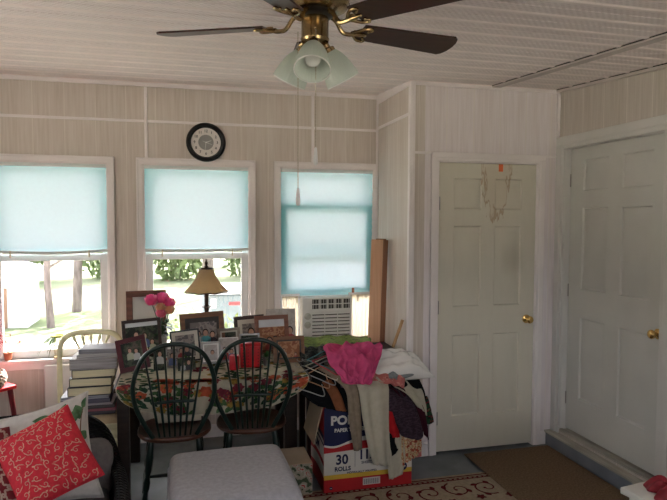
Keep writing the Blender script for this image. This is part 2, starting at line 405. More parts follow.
# ceiling: vinyl soffit planks that run along the window wall, each with a raised lip at its joint
b = MB(); y = YF-.1; prof = []
while y < D+.1:
    for dy, dz in ((0, 0), (.008, -.005), (.028, -.005), (.036, 0), (.095, 0), (.098, .003), (.104, .003), (.107, 0)):
        prof.append((y+dy, dz))
    y += .178
for n_, ((ya, da), (yb, db)) in enumerate(zip(prof, prof[1:])):
    b.poly([(XL-.1, ya, zc(ya)+da), (XL-.1, yb, zc(yb)+db), (XR+.1, yb, zc(yb)+db), (XR+.1, ya, zc(ya)+da)], 1 if n_ % 8 in (0, 1, 2) else 0)
bmesh.ops.remove_doubles(b.bm, verts=b.bm.verts[:], dist=1e-5)
q = [(XL-.1, YF-.1, zc(YF)+.14), (XL-.1, D+.2, zc(D)+.14), (XR+.1, D+.2, zc(D)+.14), (XR+.1, YF-.1, zc(YF)+.14)]
b.poly(q)
struct(b.build('ceiling', [CEIL, mat('smooth_lit_soffit_lip', (.92, .83, .79), rough=.45, var=.04)], sharp=20))  # lips coloured paler for the light their ridges catch

def slope_strip(b, x0, x1, ya, yb, dz0, dz1, mi=0):
    v = []
    for yy in (ya, yb):
        for xx in (x0, x1):
            for dz in (dz0, dz1): v.append(b.bm.verts.new((xx, yy, zc(yy)+dz)))
    for f in ((0, 1, 3, 2), (4, 6, 7, 5), (0, 4, 5, 1), (2, 3, 7, 6), (0, 2, 6, 4), (1, 5, 7, 3)): b._f([v[i] for i in f], mi)
DARKGAP = mat('dark_gap', (.03, .025, .02), rough=.9)
STRIP = mat('ceiling_channel_vinyl', (.60, .54, .50), rough=.5, var=.06)
b = MB(); slope_strip(b, 2.075, 2.135, YF, YC, -.014, 0); slope_strip(b, 2.071, 2.075, YF, YC, -.0055, 0, 1)
struct(b.build('trim_1', [STRIP, DARKGAP]))
b = MB(); slope_strip(b, 2.585, XR, YF, YC, -.022, 0); slope_strip(b, 2.581, 2.585, YF, YC, -.0055, 0, 1)
struct(b.build('trim_2', [STRIP, DARKGAP]))
# crown strips, battens, corner trim
b = MB()
def ybat(x0, x1, z0, z1, y=D, t=.012): b.box(x0, x1, y-t, y, z0, z1)
ybat(XL, XC, zc(D)-.034, zc(D)-.002, t=.014)                     # crown under the ceiling
ybat(XL, XC, 2.336, 2.356, t=.008)                               # horizontal batten
for xb in (-1.477, -.262, .962): ybat(xb-.011, xb+.011, 2.085, zc(D)-.034, t=.010)
struct(b.build('trim_3', WHITE, bevel=.003))
b = MB()
b.box(XC-.012, XC, YC, D-.014, zc(YC)-.03, zc(YC)+.04)           # crown of the closet side wall
b.box(XC-.009, XC, YC, D-.014, 2.350, 2.372)
b.box(XC-.016, XC, D-.03, D-.0145, .09, zc(D)-.036)              # inside corner strip
b.box(XC-.016, XC+.004, YC-.016, YC+.020, 0, zc(YC)-.002)        # outside corner guard
b.box(XC+.004, XC+.024, YC-.016, YC, 0, zc(YC)-.002)
struct(b.build('trim_4', WHITE, bevel=.003))
b = MB()
b.box(XC+.025, XR, YC-.014, YC, zc(YC)-.028, zc(YC)-.002)
b.box(XC+.025, 1.632, YC-.008, YC, 2.090, 2.108); b.box(2.509, XR, YC-.008, YC, 2.090, 2.108)
b.box(XR-.020, XR-.001, YC-.020, YC-.001, 2.24, zc(YC)-.03)      # inside corner strip above the door casing
struct(b.build('trim_5', WHITE, bevel=.003))
b = MB()
def base_profile(x0, x1, y):
    b.box(x0, x1, y-.012, y, 0, .085); b.box(x0, x1, y-.008, y, .085, .097)
base_profile(XC+.026, 1.630, YC); base_profile(2.512, 2.557, YC)
struct(b.build('baseboard_closet', WHITE, bevel=.002))
b = MB(); base_profile(XL, XC-.02, D)
struct(b.build('baseboard_back', WHITE, bevel=.002))

# ------------------------------------------------------------------ doors
def panel_door(w, h, t, panels, b=None):
    """slab standing on z = 0, front face at y = 0 facing -y, with sunk and raised panels"""
    b = b or MB()
    xs = sorted({0, w, *[p[0] for p in panels], *[p[1] for p in panels]}); zs = sorted({0, h, *[p[2] for p in panels], *[p[3] for p in panels]})
    for a, c in zip(xs, xs[1:]):
        for d, e in zip(zs, zs[1:]):
            if any(abs(p[0]-a) < 1e-6 and abs(p[1]-c) < 1e-6 and abs(p[2]-d) < 1e-6 and abs(p[3]-e) < 1e-6 for p in panels):
                rings = []
                for ins, dep in ((0, 0), (.008, .010), (.022, .010), (.042, .003)):
                    rings.append([b.bm.verts.new(p) for p in ((a+ins, dep, d+ins), (c-ins, dep, d+ins), (c-ins, dep, e-ins), (a+ins, dep, e-ins))])
                for r0, r1 in zip(rings, rings[1:]):
                    for k in range(4): b._f([r0[k], r0[(k+1) % 4], r1[(k+1) % 4], r1[k]])
                b._f(rings[-1])
            else: b.poly([(a, 0, d), (c, 0, d), (c, 0, e), (a, 0, e)])
    for q in ([(0, 0, 0), (0, t, 0), (0, t, h), (0, 0, h)], [(w, 0, 0), (w, 0, h), (w, t, h), (w, t, 0)], [(0, 0, h), (0, t, h), (w, t, h), (w, 0, h)],
              [(0, 0, 0), (w, 0, 0), (w, t, 0), (0, t, 0)], [(0, t, 0), (w, t, 0), (w, t, h), (0, t, h)]): b.poly(q)
    bmesh.ops.remove_doubles(b.bm, verts=b.bm.verts[:], dist=1e-5)
    return b
def six_panels(w):
    s, mdl = .112*w/.75, .105*w/.75
    cols = ((s, (w-mdl)/2), ((w+mdl)/2, w-s)); rows = ((.245, .82), (1.02, 1.585), (1.70, 1.915))
    return [(c[0], c[1], r[0], r[1]) for c in cols for r in rows]
def knob(parent, c, M, name='door_knob'):
    b = MB(); prof = [(.030, 0), (.031, .006), (.016, .010), (.011, .014), (.011, .030), (.020, .036), (.026, .045), (.027, .054), (.022, .062), (.010, .066)]
    b.lathe(prof, c, 24, 0, M); return tag(b.build(name, BRASS2, parent), 'polished brass door knob', None)
OUTY = Matrix.Rotation(R(90), 4, 'X')      # lathe axis z -> -y
OUTX = Matrix.Rotation(R(-90), 4, 'Y')     # lathe axis z -> -x

cd = panel_door(.750, 2.020, .035, six_panels(.750)).build('door_1', stained_door_material(), sharp=25)
cd.location = (1.695, YC+.004, .018)
struct(cd, 'cream six panel closet door with brown water stains')
knob(cd, (.690, 0, .915), OUTY)
for z in (.24, 1.02, 1.74):
    b = MB().box(-.006, .004, -.010, .002, z-.045, z+.045); b.tube([(-.001, -.010, z-.046), (-.001, -.010, z+.046)], .006, 8)
    b.build('hinge', STEEL, cd)
b = MB()   # casing round the closet door with mitred bead
def casing(b, x0, x1, zt, y, w=.058, z0=0, t=.016):
    for (o, i, tt) in ((w, 0, t*.75), (w, w*.35, t)):
        b.box(x0-o, x0-i, y-tt, y, z0, zt+i); b.box(x1+i, x1+o, y-tt, y, z0, zt+i); b.box(x0-o, x1+o, y-tt, y, zt+i, zt+o)
casing(b, 1.690, 2.451, 2.048, YC)
b.box(1.686, 1.6925, YC, YC+.09, 0, 2.046); b.box(2.4475, 2.455, YC, YC+.09, 0, 2.046); b.box(1.688, 2.452, YC, YC+.09, 2.041, 2.050)
struct(b.build('trim_6', WHITE, bevel=.003))
b = MB().box(1.69, 2.45, YC+.06, YC+.1, 0, 2.05); struct(b.build('trim_7', DARKGAP))

# the door into the house, one step up in the right wall; hinge side towards the closet
rd = panel_door(.892, 2.000, .04, six_panels(.892)).build('door_2', DOORP, sharp=25)
rd.rotation_euler = (0, 0, R(-90)); rd.location = (2.664, 3.650, .146)       # local x runs towards the camera, face looks to -x
struct(rd, 'pale green white six panel house door above the step')
knob(rd, (.835, 0, .84), OUTY)
for z in (.22, 1.0, 1.78): MB().box(-.004, .004, -.006, .004, z-.045, z+.045).build('hinge', STEEL, rd)
b = MB()
for (o, i, tt) in ((.085, 0, .014), (.085, .03, .020)):
    b.box(XR-tt, XR, RD[1]+i, min(RD[1]+o, YC-.002), .106, RD[3]+i); b.box(XR-tt, XR, RD[0]-o, RD[0]-i, .106, RD[3]+i)
    b.box(XR-tt, XR, RD[0]-o, min(RD[1]+o, YC-.002), RD[3]+i, RD[3]+o)
b.box(XR, 2.70, RD[1]-.003, RD[1]+.02, .13, RD[3]); b.box(XR, 2.70, RD[0]-.02, RD[0]+.003, .13, RD[3]); b.box(XR, 2.70, RD[0], RD[1], RD[3]-.002, RD[3]+.02)
struct(b.build('trim_8', CASE2, bevel=.003))
b = MB().box(2.705, 2.735, RD[0], RD[1], .13, 2.15); struct(b.build('trim_9', DARKGAP))
b = MB().box(2.559, XR, 2.55, YC-.002, 0, .092)
struct(b.build('trim_10', mat('grey_painted_step', (.20, .22, .25), rough=.5, var=.15, scale=(6, 6, 6))))
b = MB().box(2.548, XR, 2.55, YC-.002, .092, .106); b.box(XR, 2.70, RD[0], RD[1], .118, .134)
b.box(XR, 2.645, RD[0], RD[1], .134, .139)
struct(b.build('trim_11', mat('worn_threshold_wood', (.42, .40, .34), rough=.55, var=.2, scale=(30, 4, 30)), bevel=.002))
# orange tag stuck on the top of the closet door
b = MB(); b.rbox(2.146, 2.178, YC-.0010, YC+.003, 1.985, 2.036, r=.0008, seg=1)
tag(b.build('paper_tag', mat('orange_paper', (.85, .18, .06), rough=.6), world=(2.16, YC, 1.985)), 'small orange paper tag stuck at the top edge of the stained closet door', 'tag')

# ------------------------------------------------------------------ windows
def window(n, h, sash=True, ac=False):
    x0, x1, z0, z1 = h
    b = MB()                                             # casing, jamb, stool and apron
    for (o, i, t) in ((.043, -.002, .014), (.043, .028, .019)):
        b.box(x0-o, x0-i, D-t, D, z0-.02, z1+i); b.box(x1+i, x1+o, D-t, D, z0-.02, z1+i); b.box(x0-o, x1+o, D-t, D, z1+i, z1+o)
    b.box(x0-.001, x0+.012, D, D+.12, z0, z1); b.box(x1-.012, x1+.001, D, D+.12, z0, z1); b.box(x0, x1, D, D+.12, z1-.012, z1+.001); b.box(x0, x1, D+.02, D+.14, z0-.02, z0+.010)
    b.box(x0-.06, x1+.06, D-.045, D+.03, z0-.022, z0)
    b.box(x0-.05, x1+.05, D-.014, D, z0-.075, z0-.022)
    fr = struct(b.build('window_%d' % n, WHITE, bevel=.003))
    zm = 1.372
    def sashbars(y, za, zb, st, rail):
        s = MB(); s.box(x0+.012, x0+.012+st, y, y+.03, za, zb); s.box(x1-.012-st, x1-.012, y, y+.03, za, zb)
        s.box(x0+.012+st, x1-.012-st, y+.001, y+.029, za, za+rail); s.box(x0+.012+st, x1-.012-st, y+.001, y+.029, zb-rail, zb)
        return s
    up = sashbars(D+.060, zm-.02, z1-.01, .040, .042).build('upper_sash', WHITE2, fr, bevel=.002)
    MB().box(x0+.05, x1-.05, D+.073, D+.077, zm+.01, z1-.04).build('pane', GLASS, up)
    la, lb = (z0+.01, zm+.022) if not ac else (1.065, 1.065+.70)
    lo = sashbars(D+.026, la, lb, .052, .045).build('lower_sash', WHITE2, fr, bevel=.002)
    MB().box(x0+.06, x1-.06, D+.039, D+.043, la+.04, lb-.04).build('pane', GLASS, lo)
    return fr
window(1, W1); window(2, W2); window(3, W3, ac=True)
def plain_window(n, axis, pos, u0, u1, z0=.7, z1=1.55):
    b = MB(); um = (u0+u1)/2
    for a, c, d, e in ((u0-.06, u0+.03, z0-.06, z1+.06), (u1-.03, u1+.06, z0-.06, z1+.06), (u0, u1, z0-.06, z0+.03), (u0, u1, z1-.03, z1+.06), (um-.03, um+.03, z0, z1)):
        if axis == 'x': b.box(pos-.11, pos+.01, a, c, d, e)
        else: b.box(a, c, pos-.11, pos+.01, d, e)
    fr = struct(b.build('window_%d' % n, WHITE))
    g = MB()
    if axis == 'x': g.box(pos-.06, pos-.055, u0+.03, u1-.03, z0+.03, z1-.03)
    else: g.box(u0+.03, u1-.03, pos-.06, pos-.055, z0+.03, z1-.03)
    g.build('pane', GLASS, fr)
plain_window(4, 'x', XL, 1.1, 2.3, .95, 1.90); plain_window(5, 'x', XL, 2.6, 3.4, 1.05, 1.80)
plain_window(6, 'y', YF, -2.1, -.9, 1.25, 2.15); plain_window(7, 'y', YF, .5, 2.55, 1.18, 2.19)
struct(MB().box(-6, 7, YF-4.5, YF-.3, -.40, -.388).build('patio', mat('pale_patio_concrete', (.62, .58, .55), rough=.9)))

# pleated shades hanging inside the casings
SHADE = translucent('turquoise_pleated_fabric', (.20, .62, .66), (.70, .72, .79), .20)
RAILM = mat('shade_rail', (.74, .80, .79), rough=.5, var=.05)
def shade(x0, x1, z0, z1, label, sag):
    t = thing('window_shade', label, 'window shade', ((x0+x1)/2, D+.006, z1), 0, 'pleated shades in the window row')
    w = (x1-x0)/2; H = z1-z0; n = int(H/.028)
    def f(u, v):
        x = -w + 2*w*u; z = -H*v
        k = abs(((v*n/2) % 1)*2-1)
        return V((x + .0015*math.sin(v*23+u*3), .010*(k-.5) + .004*math.sin(u*5+v*4), z - sag*math.sin(math.pi*u)*max(0, (v-.93)/.07)))
    b = MB(); b.grid(f, 24, n); b.build('pleated_fabric', SHADE, t, sharp=0)
    b = MB(); b.tube([(-w+2*w*k/16, -.006, -H-.008-sag*math.sin(math.pi*k/16)) for k in range(17)], .011, 8, flat=.5, up=(0, 0, 1)); b.build('bottom_rail', RAILM, t)
    b = MB().rbox(-w, w, -.014, .012, -.004, .020, r=.004); b.build('head_rail', RAILM, t)
    for xx in (-w+.12, w-.12):
        b = MB().rbox(xx-.006, xx+.006, -.020, -.012, -H-.055, -H-.004, r=.003, seg=1); b.build('pull_tab', mat('shade_tab', (.70, .62, .50), rough=.6), t)
    return t
shade(-1.283, -.537, 1.428, 2.012, 'turquoise pleated shade on the leftmost window, sagging a little at its bottom rail', .016)
shade(-.279, .466, 1.426, 2.012, 'turquoise pleated shade half lowered in the middle window behind the table lamp', .006)
shade(.716, 1.448, 1.052, 2.012, 'longest turquoise pleated shade, lowered almost to the window air conditioner', .003)

# ------------------------------------------------------------------ ceiling fan
FX, FY, FZ = .47, 2.14, 2.350
fan = thing('ceiling_fan', 'antique brass ceiling fan with five dark wood blades and three frosted glass lights', 'ceiling fan', (FX, FY, FZ))
top = zc(FY)-FZ
BLADE = wood('dark_walnut_blade', (.065, .028, .018), (.034, .015, .010), 'x', 30, rough=.3)
b = MB().lathe([(.075, top+.01), (.080, top-.012), (.072, top-.02), (.118, top-.028), (.128, top-.045), (.128, .085), (.120, .066), (.095, .056), (.06, .052)], seg=40)
b.build('motor_housing', BRASS, fan)
b = MB().lathe([(.062, .060), (.066, .054), (.066, .036), (.05, .030)], seg=32); b.build('rotor_plate', BLACK, fan)
b = MB().lathe([(.047, .034), (.050, .028), (.050, -.040), (.053, -.046), (.050, -.056), (.036, -.064)], seg=32)
for k in range(3):
    a = R(20+120*k); b.ball((.052*math.cos(a), .052*math.sin(a), -.02), .005)
b.build('switch_housing', BRASS, fan)
for k, deg in enumerate((84, 11, -53, -129, 155)):
    M = Matrix.Rotation(R(deg), 4, 'Z')
    Mt = M @ Matrix.Translation((0, 0, .004)) @ Matrix.Rotation(R(-12), 4, 'X')
    r0, r1 = .185, .612
    out = []
    for i in range(9):
        t = i/8; out.append((r0+(r1-.03-r0)*t, -(.052+.018*t)))
    for i in range(7):
        a = R(-90+30*i); out.append((r1-.030+.030*math.cos(a)*1.0, .070*math.sin(a) if abs(math.sin(a)) > .99 else .068*math.sin(a)))
    for i in range(9):
        t = 1-i/8; out.append((r0+(r1-.03-r0)*t, .052+.018*t))
    bl = MB().prism(out, -.003, .004, 0, lambda x, y, t: Mt @ V((x, y, t))).build('blade', BLADE, fan, bevel=.0012)
    b = MB()
    p = spline([(.060, 0, .046), (.085, 0, .030), (.110, 0, -.004), (.135, 0, -.010), (.165, 0, -.006)], 5)
    b.tube([M @ q for q in p], .0085, 8)
    for s in (-1, 1):
        p = spline([(.150, 0, -.008), (.165, s*.016, -.009), (.188, s*.040, -.009), (.212, s*.046, -.009), (.220, s*.036, -.009), (.208, s*.028, -.009)], 5)
        b.tube([Mt @ q for q in p], [.0075-.003*i/(len(p)-1) for i in range(len(p))], 8)
    p = [Mt @ V((.160+.05*i/5, 0, -.007)) for i in range(6)]; b.tube(p, [.012, .013, .012, .011, .009, .006], 8, flat=.5, up=(0, 0, 1))
    for s in (-1, 0, 1): b.ball(Mt @ V((.208, s*.026, -.008)), .006)
    tag(b.build('blade_iron', BRASS, fan), 'curled antique brass blade bracket', None)
FROST = translucent('frosted_ribbed_glass', (.80, .86, .80), (.88, .94, .88), .5, rough_gloss=.15, clear=.12)
BULB = mat('white_bulb_glass', (.92, .92, .90), rough=.25, var=.04)
for deg in (-107, 13, 133):
    M = Matrix.Rotation(R(deg), 4, 'Z') @ Matrix.Translation((.040, 0, -.054)) @ Matrix.Rotation(R(-31), 4, 'Y')   # local -z is down the lamp axis
    b = MB().lathe([(.012, .012), (.013, -.018), (.024, -.022), (.027, -.045), (.022, -.050)], seg=20, M=M); b.build('lamp_holder', BRASS, fan)
    prof = [(.024, -.036), (.030, -.044), (.040, -.060), (.050, -.085), (.057, -.112), (.062, -.138), (.063, -.150)]
    def f(u, v, prof=prof, M=M):
        t = v*(len(prof)-1); i = min(int(t), len(prof)-2); q = t-i
        r = prof[i][0]*(1-q)+prof[i+1][0]*q; z = prof[i][1]*(1-q)+prof[i+1][1]*q
        a = 2*math.pi*u; r += .0008*math.cos(a*36)
        return M @ V((r*math.cos(a), r*math.sin(a), z))
    sh = MB().grid(f, 144, 14, wrap=True).build('lamp_shade', FROST, fan, sharp=0, solid=.0025)
    MB().lathe([(.0625, -.149), (.0655, -.150), (.0655, -.153), (.0625, -.154)], seg=48, M=M, caps=False).build('rim', BULB, sh)
    b = MB().lathe([(.012, -.050), (.014, -.060), (.026, -.085), (.029, -.100), (.024, -.118), (.012, -.127), (.002, -.129)], seg=20, M=M); b.build('bulb', BULB, fan)
CHAIN = mat('pull_chain_metal', (.45, .40, .30), rough=.4, metal=.6)
for (x, y, zb, lab) in ((-.067, -.02, 1.700, 'a'), (-.010, -.06, 1.845, 'b')):
    b = MB(); z0 = -.03; z1 = zb+.055-FZ
    n = int((z0-z1)/.006)
    b.tube([(x, y, z0-(z0-z1)*k/n) for k in range(n+1)], [.0011 if k % 2 else .0018 for k in range(n+1)], 6)
    ch = b.build('pull_chain', CHAIN, fan)
    zt = z1
    MB().lathe([(.002, zt+.004), (.005, zt), (.0065, zt-.02), (.0085, zt-.045), (.0075, zt-.055), (.003, zt-.060)], (x, y, 0), 14).build('chain_pull', WHITE2, ch)

# ------------------------------------------------------------------ wall clock
cl = thing('wall_clock', 'round black wall clock with a white dial above the middle window', 'clock', (.158, D-.009, 2.207))
cl.scale = (.95, 1, .95)
b = MB(); Mo = OUTY
b.lathe([(.108, 0), (.138, 0), (.149, .008), (.150, .018), (.143, .030), (.132, .036), (.122, .032), (.117, .022), (.112, .018), (.112, .012)], seg=64, M=Mo, caps=False)
b.build('case', mat('black_clock_case', (.010, .010, .011), rough=.25, var=.2), cl)
b = MB().lathe([(.001, .010), (.114, .010), (.114, .013), (.001, .0132)], seg=64, M=Mo)
dl = b.build('dial', mat('clock_dial_paper', (.80, .76, .72), rough=.6, var=.03), cl)
b = MB().lathe([(.001, .0133), (.058, .0133), (.058, .0142), (.001, .0143)], seg=48, M=Mo); b.build('dial_centre', mat('grey_dial_centre', (.30, .30, .28), rough=.5, var=.1), cl)
DKINK = mat('dark_ink', (.03, .03, .03), rough=.6)
for n in range(1, 13):
    a = R(90-30*n); text(str(n), .028, DKINK, FACE((.086*math.cos(a), -.0138, .086*math.sin(a))), dl, 'numeral', bold=.0006)
for ln, w, ang, nm in ((.042, .003, 20, 'hour_hand'), (.060, .0022, -97, 'minute_hand'), (.050, .0018, -20, 'second_hand'), (.03, .0015, 160, 'second_hand')):
    a = R(ang); b = MB(); d = V((math.cos(a), 0, math.sin(a))); q = V((-math.sin(a), 0, math.cos(a)))
    o = V((0, -.0165, 0)); b.prism([(-w, -.006), (w, -.006), (w*.5, ln), (-w*.5, ln)], -.0006, .0006, 0, lambda x, y, t, o=o, q=q, d=d: o+q*x+d*y+V((0, t, 0)))
    b.build(nm, PAPER, cl)
MB().lathe([(.004, .014), (.004, .019), (.001, .0192)], seg=16, M=Mo).build('hub', PAPER, cl)

# ------------------------------------------------------------------ window air conditioner
ac = thing('air_conditioner', 'small white window air conditioner below the longest shade', 'air conditioner', (1.068, D, .677))
ACW = mat('air_conditioner_plastic', (.80, .79, .75), rough=.45, var=.05, scale=(5, 5, 5))
ACD = mat('air_conditioner_dark', (.07, .065, .06), rough=.6)
xa, xb, ya, H = -.206, .180, -.115, .372
b = MB()
b.rbox(xa, xb, ya+.012, .40, .0, H, r=.008)
b.build('body', ACW, ac)
b = MB()   # front bezel as bars round the two grille openings
L0, Rr0 = xa+.075, xb-.014
b.box(xa-.002, L0, ya, ya+.014, .0, H); b.box(Rr0, xb+.002, ya, ya+.014, 0, H)
for z0_, z1_ in ((0, .050), (.258, .285), (.358, H)): b.box(L0, Rr0, ya, ya+.014, z0_, z1_)
b.build('front_panel', ACW, ac, bevel=.004)
MB().box(L0, Rr0, ya+.0105, ya+.0125, .05, .36).build('grille_backing', ACD, ac)
b = MB()
for k in range(8):
    z = .062+.0262*k; b.prism([(ya+.001, z-.002), (ya+.011, z+.006), (ya+.011, z+.016), (ya+.001, z+.009)], L0, Rr0, 0, lambda x, y, t: V((t, x, y)))
for fx in (.33, .67): b.box(L0+(Rr0-L0)*fx-.003, L0+(Rr0-L0)*fx+.003, ya+.0005, ya+.006, .05, .258)
b.build('intake_grille', ACW, ac)
b = MB(); b.box(L0, Rr0, ya+.002, ya+.010, .318, .325)
for k in range(1, 5): x = L0+(Rr0-L0)*k/5; b.box(x-.004, x+.004, ya+.001, ya+.011, .285, .358)
for k in range(15): x = L0+(Rr0-L0)*(k+.5)/15; b.box(x-.001, x+.001, ya+.005, ya+.011, .285, .358)
b.build('air_outlet', ACW, ac)
for z in (.232, .165):
    b = MB().lathe([(.025, 0), (.026, .004), (.020, .006), (.019, .018), (.016, .020)], (xa+.038, ya+.001, z), 24, M=OUTY); b.box(xa+.0355, xa+.0405, ya-.024, ya-.016, z-.016, z+.016)
    b.build('control_knob', mat('beige_knob', (.56, .54, .47), rough=.4), ac)
ACCO = translucent('accordion_panel_vinyl', (.74, .70, .60), (.85, .76, .62), .35)
for x0, x1 in ((W3[0]+.004-1.068, xa-.004), (xb+.004, W3[1]-.004-1.068)):
    b = MB(); n = 12
    b.grid(lambda u, v: V((x0+.012+(x1-x0-.024)*u, -.012+.006*((-1)**int(round(u*n))), .008+.370*v)), n, 4)
    s_ = b.build('accordion_panel', ACCO, ac, sharp=10)
    b = MB(); b.box(x0, x1, -.022, .002, .376, .392); b.box(x0, x0+.012, -.020, .0, 0, .376); b.box(x1-.012, x1, -.020, 0, 0, .376); b.build('panel_frame', WHITE2, s_, bevel=.002)
b = MB().rbox(xb+.028, xb+.046, -.030, -.014, .392, .430, r=.003); b.build('latch', mat('brown_latch', (.35, .12, .06), rough=.5), ac)

# ------------------------------------------------------------------ boards leaning in the corner
PINE = wood('pine_board', (.78, .48, .30), (.66, .37, .22), 'z', 60, rough=.55)
PINE2 = wood('darker_pine_board', (.40, .19, .10), (.28, .12, .06), 'z', 60, rough=.55)
def board(dx, dy, w, t, L_, label, mt):
    o = thing('wooden_board', label, 'board', (1.315+dx, 4.10+dy, 0), R(-16), 'boards leaning in the corner')
    M = Matrix.Rotation(R(1.7), 4, 'Y') @ Matrix.Rotation(R(-2.0), 4, 'X')
    MB().rbox(-w/2, w/2, 0, t, .006, L_, r=.002, M=M).build('plank', mt, o)
    return o
board(.012, 0, .088, .018, 1.500, 'wide pale pine board in front, leaning in the corner beside the air conditioner', PINE)
board(.047, .016, .076, .018, 1.505, 'darker board pressed between two other boards in the corner', PINE2)
board(.071, .030, .070, .016, 1.495, 'rearmost board of the three leaning in the corner', PINE2)
p0, p1 = at(393, 350.5, 'y', 3.86), at(402.5, 320, 'y', 3.825)
p0.z = .752
o = MB().tube([p0, p0.lerp(p1, .5), p1], .011, 12).build('broomstick', wood('broomstick_wood', (.55, .34, .17), (.45, .26, .12), 'z', 40), world=tuple(p0))
tag(o, 'thin round wooden stick leaning beside the closet side wall behind the heap', 'stick')

# ------------------------------------------------------------------ table, tablecloth, side table
TZ = .73; TY0, TY1, TX0, TX1 = 3.33, 4.20, -.385, .715
t = thing('dining_table', 'dark wooden table by the middle window carrying the framed photos', 'table', ((TX0+TX1)/2, (TY0+TY1)/2, 0))
ox, oy = (TX0+TX1)/2, (TY0+TY1)/2
b = MB().rbox(TX0-ox, TX1-ox, TY0-oy, TY1-oy, TZ-.030, TZ-.004, r=.006); b.build('tabletop', DKWOOD, t)
b = MB()
for yy in (TY0-oy+.05, TY1-oy-.07): b.box(TX0-ox+.06, TX1-ox-.06, yy, yy+.02, TZ-.115, TZ-.031)
for xx in (TX0-ox+.05, TX1-ox-.07): b.box(xx, xx+.02, TY0-oy+.06, TY1-oy-.06, TZ-.115, TZ-.031)
b.build('apron', DKWOOD, t)
for xx in (TX0-ox+.015, TX1-ox-.095):
    for yy in (TY0-oy+.03, TY1-oy-.10):
        w = .080 if xx > 0 else .062
        if xx > 0 and yy < 0: yy = 3.715-oy
        b = MB(); b.rbox(xx, xx+w, yy, yy+.07, 0, TZ-.031, r=.004); b.build('leg', DKWOOD, t)
def tz(u, v, cx, cy_, hw, hd):
    return None
# floral cloth with rounded corners: lies on the top and hangs down the front in a shallow curve
FLORAL = bands('floral_tablecloth_print', [(0, (.04, .085, .04)), (.38, (.26, .18, .06)), (.42, (.42, .38, .29)), (.48, (.46, .41, .32)), (.525, (.055, .10, .045)), (.58, (.43, .37, .28)), (.605, (.40, .085, .04)), (.66, (.19, .035, .04))], (8, 8, 8), detail=2.5, dist=.3)
def cloth_pt(u, v):
    # u across the table front, v from the back edge (0) over the front edge (.72) down to the hem (1)
    x = TX0+.015 + (TX1-.02-TX0-.015)*u
    drop = .168*(max(0, 1-abs(2*u-1)**2.6))**.55+.012
    flat = .78
    if v < flat:
        y = TY1-.06 + (TY0-.004-(TY1-.06))*(v/flat); z = TZ
    else:
        s = (v-flat)/(1-flat); y = TY0-.008 - .012*math.sin(u*26)*s - .010*s; z = TZ - drop*s
    return V((x, y, z+.0015))
b = MB(); b.grid(cloth_pt, 70, 60)
def leafo(x, y, ang, l, w): return [(x+math.cos(ang)*l*t - math.sin(ang)*w*math.sin(math.pi*t)*q, y+math.sin(ang)*l*t + math.cos(ang)*w*math.sin(math.pi*t)*q) for t, q in [(k/6, 1) for k in range(7)] + [(k/6, -1) for k in range(5, 0, -1)]]
def SC(x, y): return cloth_pt(min(.995, max(.005, x)), min(.995, max(.005, y)))+V((0, -.0028, .0022))
r_ = random.Random(21)
for k in range(150):
    x, y = r_.uniform(.02, .98), (r_.uniform(.70, .98) if k % 3 else r_.uniform(.02, .75)); kind = k % 5
    if kind in (0, 3):
        a = r_.uniform(0, 6.28)
        for q in range(5): b.poly([SC(*p) for p in leafo(x+.028*q*math.cos(a), y+.028*q*math.sin(a), a+(.9 if q % 2 else -.9), .055, .014)], 1 if kind else 4)
    elif kind == 1:
        for q in range(6): b.poly([SC(*p) for p in leafo(x, y, 2*math.pi*q/6+k, .042, .017)], 2)
    elif kind == 2:
        for q in range(7): b.poly([SC(*p) for p in leafo(x, y, 2*math.pi*q/7+k, .030, .011)], 3)
    else:
        for q in range(6): b.poly([SC(*p) for p in leafo(x, y, 2*math.pi*q/6+k, .036, .014)], 5)
CLB = mat('cream_tablecloth', (.44, .40, .31), rough=.9, var=.12, scale=(20, 20, 20), spec=.08)
pr_ = lambda n, c: mat('tablecloth_print_'+n, c, rough=.9, var=.35, scale=(40, 40, 40), spec=.05)
o = b.build('tablecloth', [CLB, pr_('green', (.055, .11, .045)), pr_('orange_red', (.42, .09, .045)), pr_('ochre', (.30, .19, .05)), pr_('dark_green', (.03, .065, .04)), pr_('plum', (.17, .03, .045))], world=(.16, 3.76, TZ), sharp=0)
tag(o, 'floral tablecloth with a rounded front drop on the dark table', 'tablecloth')

st = thing('side_table', 'small dark table under the air conditioner, hidden below the green cloth', 'side table', (1.10, 3.93, 0))
MB().rbox(-.33, .33, -.16, .16, .715, .74, r=.005).build('tabletop', DKWOOD, st)
for sx_ in (-1, 1):
    for sy_ in (-1, 1): MB().rbox(sx_*.30-.02, sx_*.30+.02, sy_*.13-.02, sy_*.13+.02, 0, .715, r=.003).build('leg', DKWOOD, st)

